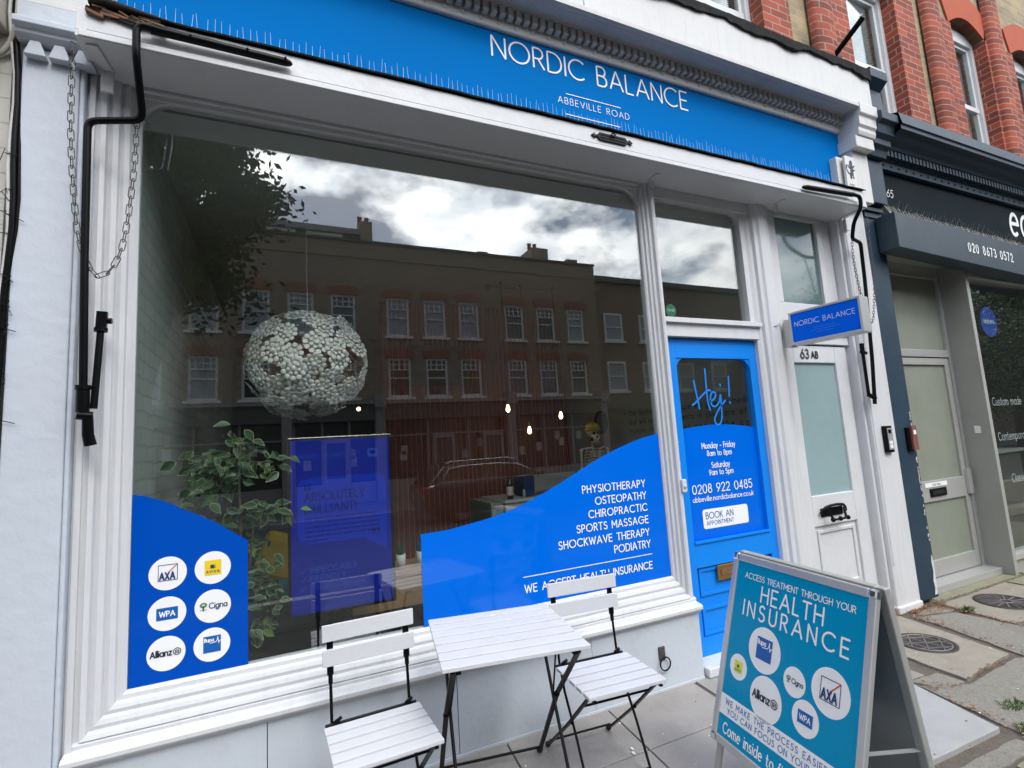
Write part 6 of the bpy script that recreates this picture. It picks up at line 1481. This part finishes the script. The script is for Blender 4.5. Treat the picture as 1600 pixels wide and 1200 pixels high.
# shops at street level
MB().box(OX0, OX1, OY-6, OY-0.61, -0.4, 3.349).build('ground_floor', 'shop_dark', ot)
mb = MB(); mb.mat('shop_grey').box(OX0, OX1, OY-0.6, OY+0.22, 2.7205, 3.345); mb.mat('shop_white').box(OX0, OX1, OY-0.2, OY+0.42, 3.3455, 3.46)
mb.build('shop_fascia', 'shop_grey', ot)
m = MB().mat('ink_dark'); opl = PL((0, OY+0.22, 0), (-1, 0, 0), (0, 0, 1)); text(m, opl, 'NECZVET', -7.1, 2.94, 0.20, 0.12, gap=0.3, h=0.004, cap=False); m.build('shop_lettering', 'ink_dark', ot)
for x in (-13.9, -9.2, -4.4, 0.2, 3.55, 9.2, 14.1):
    mb = MB(); mb.box(x-0.18, x+0.18, OY-0.2, OY+0.28, -0.4, 3.2); mb.box(x-0.22, x+0.22, OY-0.2, OY+0.48, 3.2, 3.72); mb.build('shop_pilaster', 'shop_white', ot)
mb = MB()
for a, b in ((-13.7, -9.4), (-9.0, -4.6), (-4.2, 0.0), (0.4, 3.35), (3.75, 9.0), (9.4, 13.9)):
    mb.mat('shop_dark').box(a, b, OY-0.6, OY-0.4, -0.4, 2.72)
    mb.mat('shop_white').box(a, b, OY-0.2, OY+0.1, -0.4, 0.35)
    x = a
    while x < b: mb.mat('shop_white').box(x, x+0.08, OY-0.2, OY-0.05, 0.351, 2.719); x += (b-a)/3
    mb.box(a, b, OY-0.19, OY-0.06, 2.05, 2.12)
    mb.mat('paper')
    for k in range(5): xx = rnd.uniform(a+0.3, b-0.5); zz = rnd.uniform(0.9, 1.7); mb.box(xx, xx+0.28, OY-0.39, OY-0.38, zz, zz+0.38)
mb.build('shop_window', 'shop_dark', ot)
for x in (6.15, 8.35, 1.9):
    mb = MB(); mb.mat('shop_white').box(x-0.46, x+0.46, OY-0.04, OY+0.14, -0.35, 0.55)
    for a, b in ((x-0.46, x-0.34), (x+0.34, x+0.46)): mb.box(a, b, OY-0.04, OY+0.14, 0.551, 1.9)
    mb.box(x-0.46, x+0.46, OY-0.04, OY+0.14, 1.901, 2.05); mb.mat('shop_dark').box(x-0.34, x+0.34, OY-0.03, OY+0.06, 0.552, 1.899); mb.build('shop_door', 'shop_white', ot)
oh = thing('opposite_house', 'plainer brown brick building standing right of the long opposite terrace', 'building', (22, OY, -0.4))
MB().box(14.35, 27.2, OY-6, OY-0.3, -0.4, 9.35).build('wall', 'brick_stock_red', oh)
mb = MB(); mb.box(14.35, 27.3, OY-6, OY-0.05, 9.351, 9.62); mb.box(14.35, 27.3, OY-0.35, OY+0.1, 2.9, 3.3); mb.build('cornice', 'shop_grey', oh)
for x in (15.4, 17.6, 20.0, 22.4, 24.8):
    for z0, z1 in ((3.75, 5.25), (6.3, 7.75)):
        f = MB(); yb = OY-0.28
        for a, b, c, d in ((x-0.55, x-0.46, z0, z1), (x+0.46, x+0.55, z0, z1), (x-0.459, x+0.459, z1-0.1, z1), (x-0.459, x+0.459, z0, z0+0.1), (x-0.459, x+0.459, (z0+z1)/2-0.03, (z0+z1)/2+0.03)): f.box(a, b, yb-0.05, yb+0.06, c, d)
        f.box(x-0.65, x+0.65, yb-0.05, yb+0.16, z0-0.11, z0-.001)
        w = f.build('window', 'sash_white', oh); MB().box(x-0.5, x+0.5, yb-0.03, yb, z0+.02, z1-.02).build('pane', 'net_curtain', w)
mb = MB(); mb.box(14.5, 27.0, OY-0.29, OY-0.2, -0.3, 2.8); mb.build('shop_window', 'shop_dark', oh)
og = thing('opposite_building', 'long brown building at the far right end across the street', 'building', (60, OY, -0.4))
MB().box(27.4, 110, OY-6, OY-0.4, -0.4, 8.8).build('wall', 'brick_stock_red', og); MB().box(27.4, 110, OY-6, OY-0.1, 8.801, 9.1).build('roof_edge', 'slate', og)
of = thing('opposite_building', 'low brick building at the far left end across the street', 'building', (-25, OY, -0.4))
MB().box(-45, -14.05, OY-6, OY-0.4, -0.4, 8.5).build('wall', 'brick_stock_red', of); MB().box(-45, -14.05, OY-6, OY-0.1, 8.501, 8.8).build('roof_edge', 'slate', of)

def tree(label, x, y, z0, h, rad, crown_z, n, seed, leafm='leaf_tree', nb=34):
    rr = random.Random(seed)
    t = thing('street_tree', label, 'tree', (x, y, z0), 0.0, 'street trees seen in the glass')
    mb = MB().mat('bark'); mb.tube([(x, y, z0), (x+0.05, y, z0+h*0.25), (x-0.05, y+0.05, z0+h*0.5), (x, y, z0+h*0.8)], [0.26, 0.20, 0.15, 0.05], 10)
    blobs = []
    for k in range(nb):
        a = rr.uniform(0, 6.28); zz = rr.uniform(-0.8, 0.9); q = math.sqrt(1-zz*zz)*rr.uniform(0.5, 0.95)
        c = Vector((x+rad*q*math.cos(a), y+rad*q*math.sin(a), crown_z+rad*0.85*zz)); blobs.append((c, rad*rr.uniform(0.16, 0.36)))
        mb.tube([(x, y, z0+h*rr.uniform(0.3, 0.6)), ((x+c.x)/2, (y+c.y)/2, (crown_z*0.7+c.z*0.3)), c], [0.08, 0.05, 0.015], 5, caps=False)
    blobs.append((Vector((x, y, crown_z)), rad*0.5))
    mb.build('trunk', 'bark', t)
    mb = MB()
    for k in range(n):
        c, r = rr.choice(blobs); d = Vector((rr.gauss(0, 1), rr.gauss(0, 1), rr.gauss(0, 0.8)))*r*0.62
        p = c+d; s_ = rr.uniform(0.05, 0.11); u = Vector((rr.gauss(0, 1), rr.gauss(0, 1), rr.gauss(0, 0.6))).normalized(); v = u.orthogonal().normalized()
        mb.mat(leafm if rr.random() < 0.75 else 'leaf_tree_pale').add([p-u*s_, p+v*s_*0.5, p+u*s_, p-v*s_*0.5], [(0, 1, 2, 3)])
    mb.build('crown', leafm, t, fixn=False)
tree('leafy street tree across the road opposite the left end of the clinic', -2.4, -9.0, -0.45, 8.0, 2.2, 6.6, 26000, 1)
tree('broad street tree across the road opposite the navy shop', 21.5, -9.6, -0.45, 8.5, 3.0, 5.0, 20000, 2)
tree('tall street tree further right along the far kerb', 28.5, -10.5, -0.45, 9.5, 3.6, 5.0, 20000, 3)
tree('wide street tree third from the navy shop along the far kerb', 35.5, -11.0, -0.45, 9.0, 4.2, 4.6, 20000, 4)
tree('rounded street tree fourth from the navy shop along the far kerb', 43.0, -11.5, -0.45, 9.5, 4.4, 4.8, 11000, 5)
tree('distant street tree at the far right end of the road', 52.0, -12.0, -0.45, 10.0, 4.8, 5.0, 10000, 6)

# estate car parked on the far side
ca = thing('parked_car', 'black estate car with chrome window trim parked across the road', 'car', (5.6, -10.6, -0.43))
CX, CY, CZ = 3.15, -10.6, -0.43
low = [(0.0, 0.45), (0.05, 0.95), (0.25, 1.0), (1.3, 1.02), (3.2, 1.0), (3.45, 0.98), (4.3, 0.86), (4.72, 0.70), (4.78, 0.42), (4.6, 0.26), (0.2, 0.26)]
roof = [(0.12, 1.0), (0.55, 1.42), (1.0, 1.47), (2.0, 1.48), (2.6, 1.43), (3.45, 0.99)]
mb = MB().mat('car_paint'); W2 = 0.9
vs = [(CX+a, CY-W2, CZ+b) for a, b in low]+[(CX+a, CY+W2, CZ+b) for a, b in low]; n = len(low)
mb.add(vs, [tuple(range(n)), tuple(range(2*n-1, n-1, -1))]+[(i, n+i, n+(i+1) % n, (i+1) % n) for i in range(n)])
vs = [(CX+a, CY-W2+0.06+0.16*(b-0.99)/0.48, CZ+b) for a, b in roof]+[(CX+a, CY+W2-0.06-0.16*(b-0.99)/0.48, CZ+b) for a, b in roof]; n = len(roof)
mb.add(vs, [tuple(range(n)), tuple(range(2*n-1, n-1, -1))]+[(i, n+i, n+i+1, i+1) for i in range(n-1)])
mb.build('body', 'car_paint', ca, 0.05)
glz = [(0.42, 1.05), (0.68, 1.36), (1.1, 1.405), (2.0, 1.41), (2.55, 1.36), (3.22, 1.04)]
def side(b): return CY+W2-0.06-0.16*(b-0.99)/0.48
mb = MB(); mb.add([(CX+a, side(b)+0.004, CZ+b) for a, b in glz], [tuple(range(len(glz)))]); mb.build('window', 'car_glass', ca)
mb = MB(); mb.tube([(CX+a, side(b)+0.012, CZ+b) for a, b in glz], 0.020, 6, closed=True)
mb.tube([(CX+0.6, side(1.47)-0.02, CZ+1.49), (CX+0.8, side(1.47)-0.02, CZ+1.535), (CX+2.3, side(1.47)-0.02, CZ+1.54), (CX+2.55, side(1.47)-0.02, CZ+1.49)], 0.014, 6); mb.build('chrome_trim', 'chrome', ca)
for a in (0.95, 3.75): mb = MB().lathe([(0, CY+W2-0.02), (0.20, CY+W2-0.01), (0.215, CY+W2-0.03), (0.215, CY+W2-0.2)], (CX+a, 0, CZ+0.32), 20, 'y').build('wheel', 'alu', ca); MB().lathe([(0.21, CY+W2+0.005), (0.31, CY+W2-0.01), (0.32, CY+W2-0.2)], (CX+a, 0, CZ+0.32), 24, 'y').build('tyre', 'rubber', ca)
for a in (0.95, 3.75): MB().lathe([(0, CY-W2), (0.31, CY-W2), (0.32, CY-W2+0.2)], (CX+a, 0, CZ+0.32), 20, 'y').build('tyre', 'rubber', ca)
MB().box(CX+0.0, CX+0.12, CY+W2-0.3, CY+W2+0.004, CZ+0.78, CZ+0.93).build('tail_light', 'tail_red', ca, 0.02)
MB().box(CX+4.5, CX+4.74, CY+W2-0.35, CY+W2-0.02, CZ+0.66, CZ+0.76).build('headlight', 'pot_white', ca, 0.02)
MB().box(CX+3.0, CX+3.2, CY+W2+0.0, CY+W2+0.16, CZ+1.02, CZ+1.14).build('wing_mirror', 'car_paint', ca, 0.03)

S.cycles.use_denoising = True
S.cycles.max_bounces = 8
S.cycles.transparent_max_bounces = 16
S.cycles.glossy_bounces = 4
S.cycles.diffuse_bounces = 3
S.cycles.caustics_reflective = False
S.cycles.caustics_refractive = False
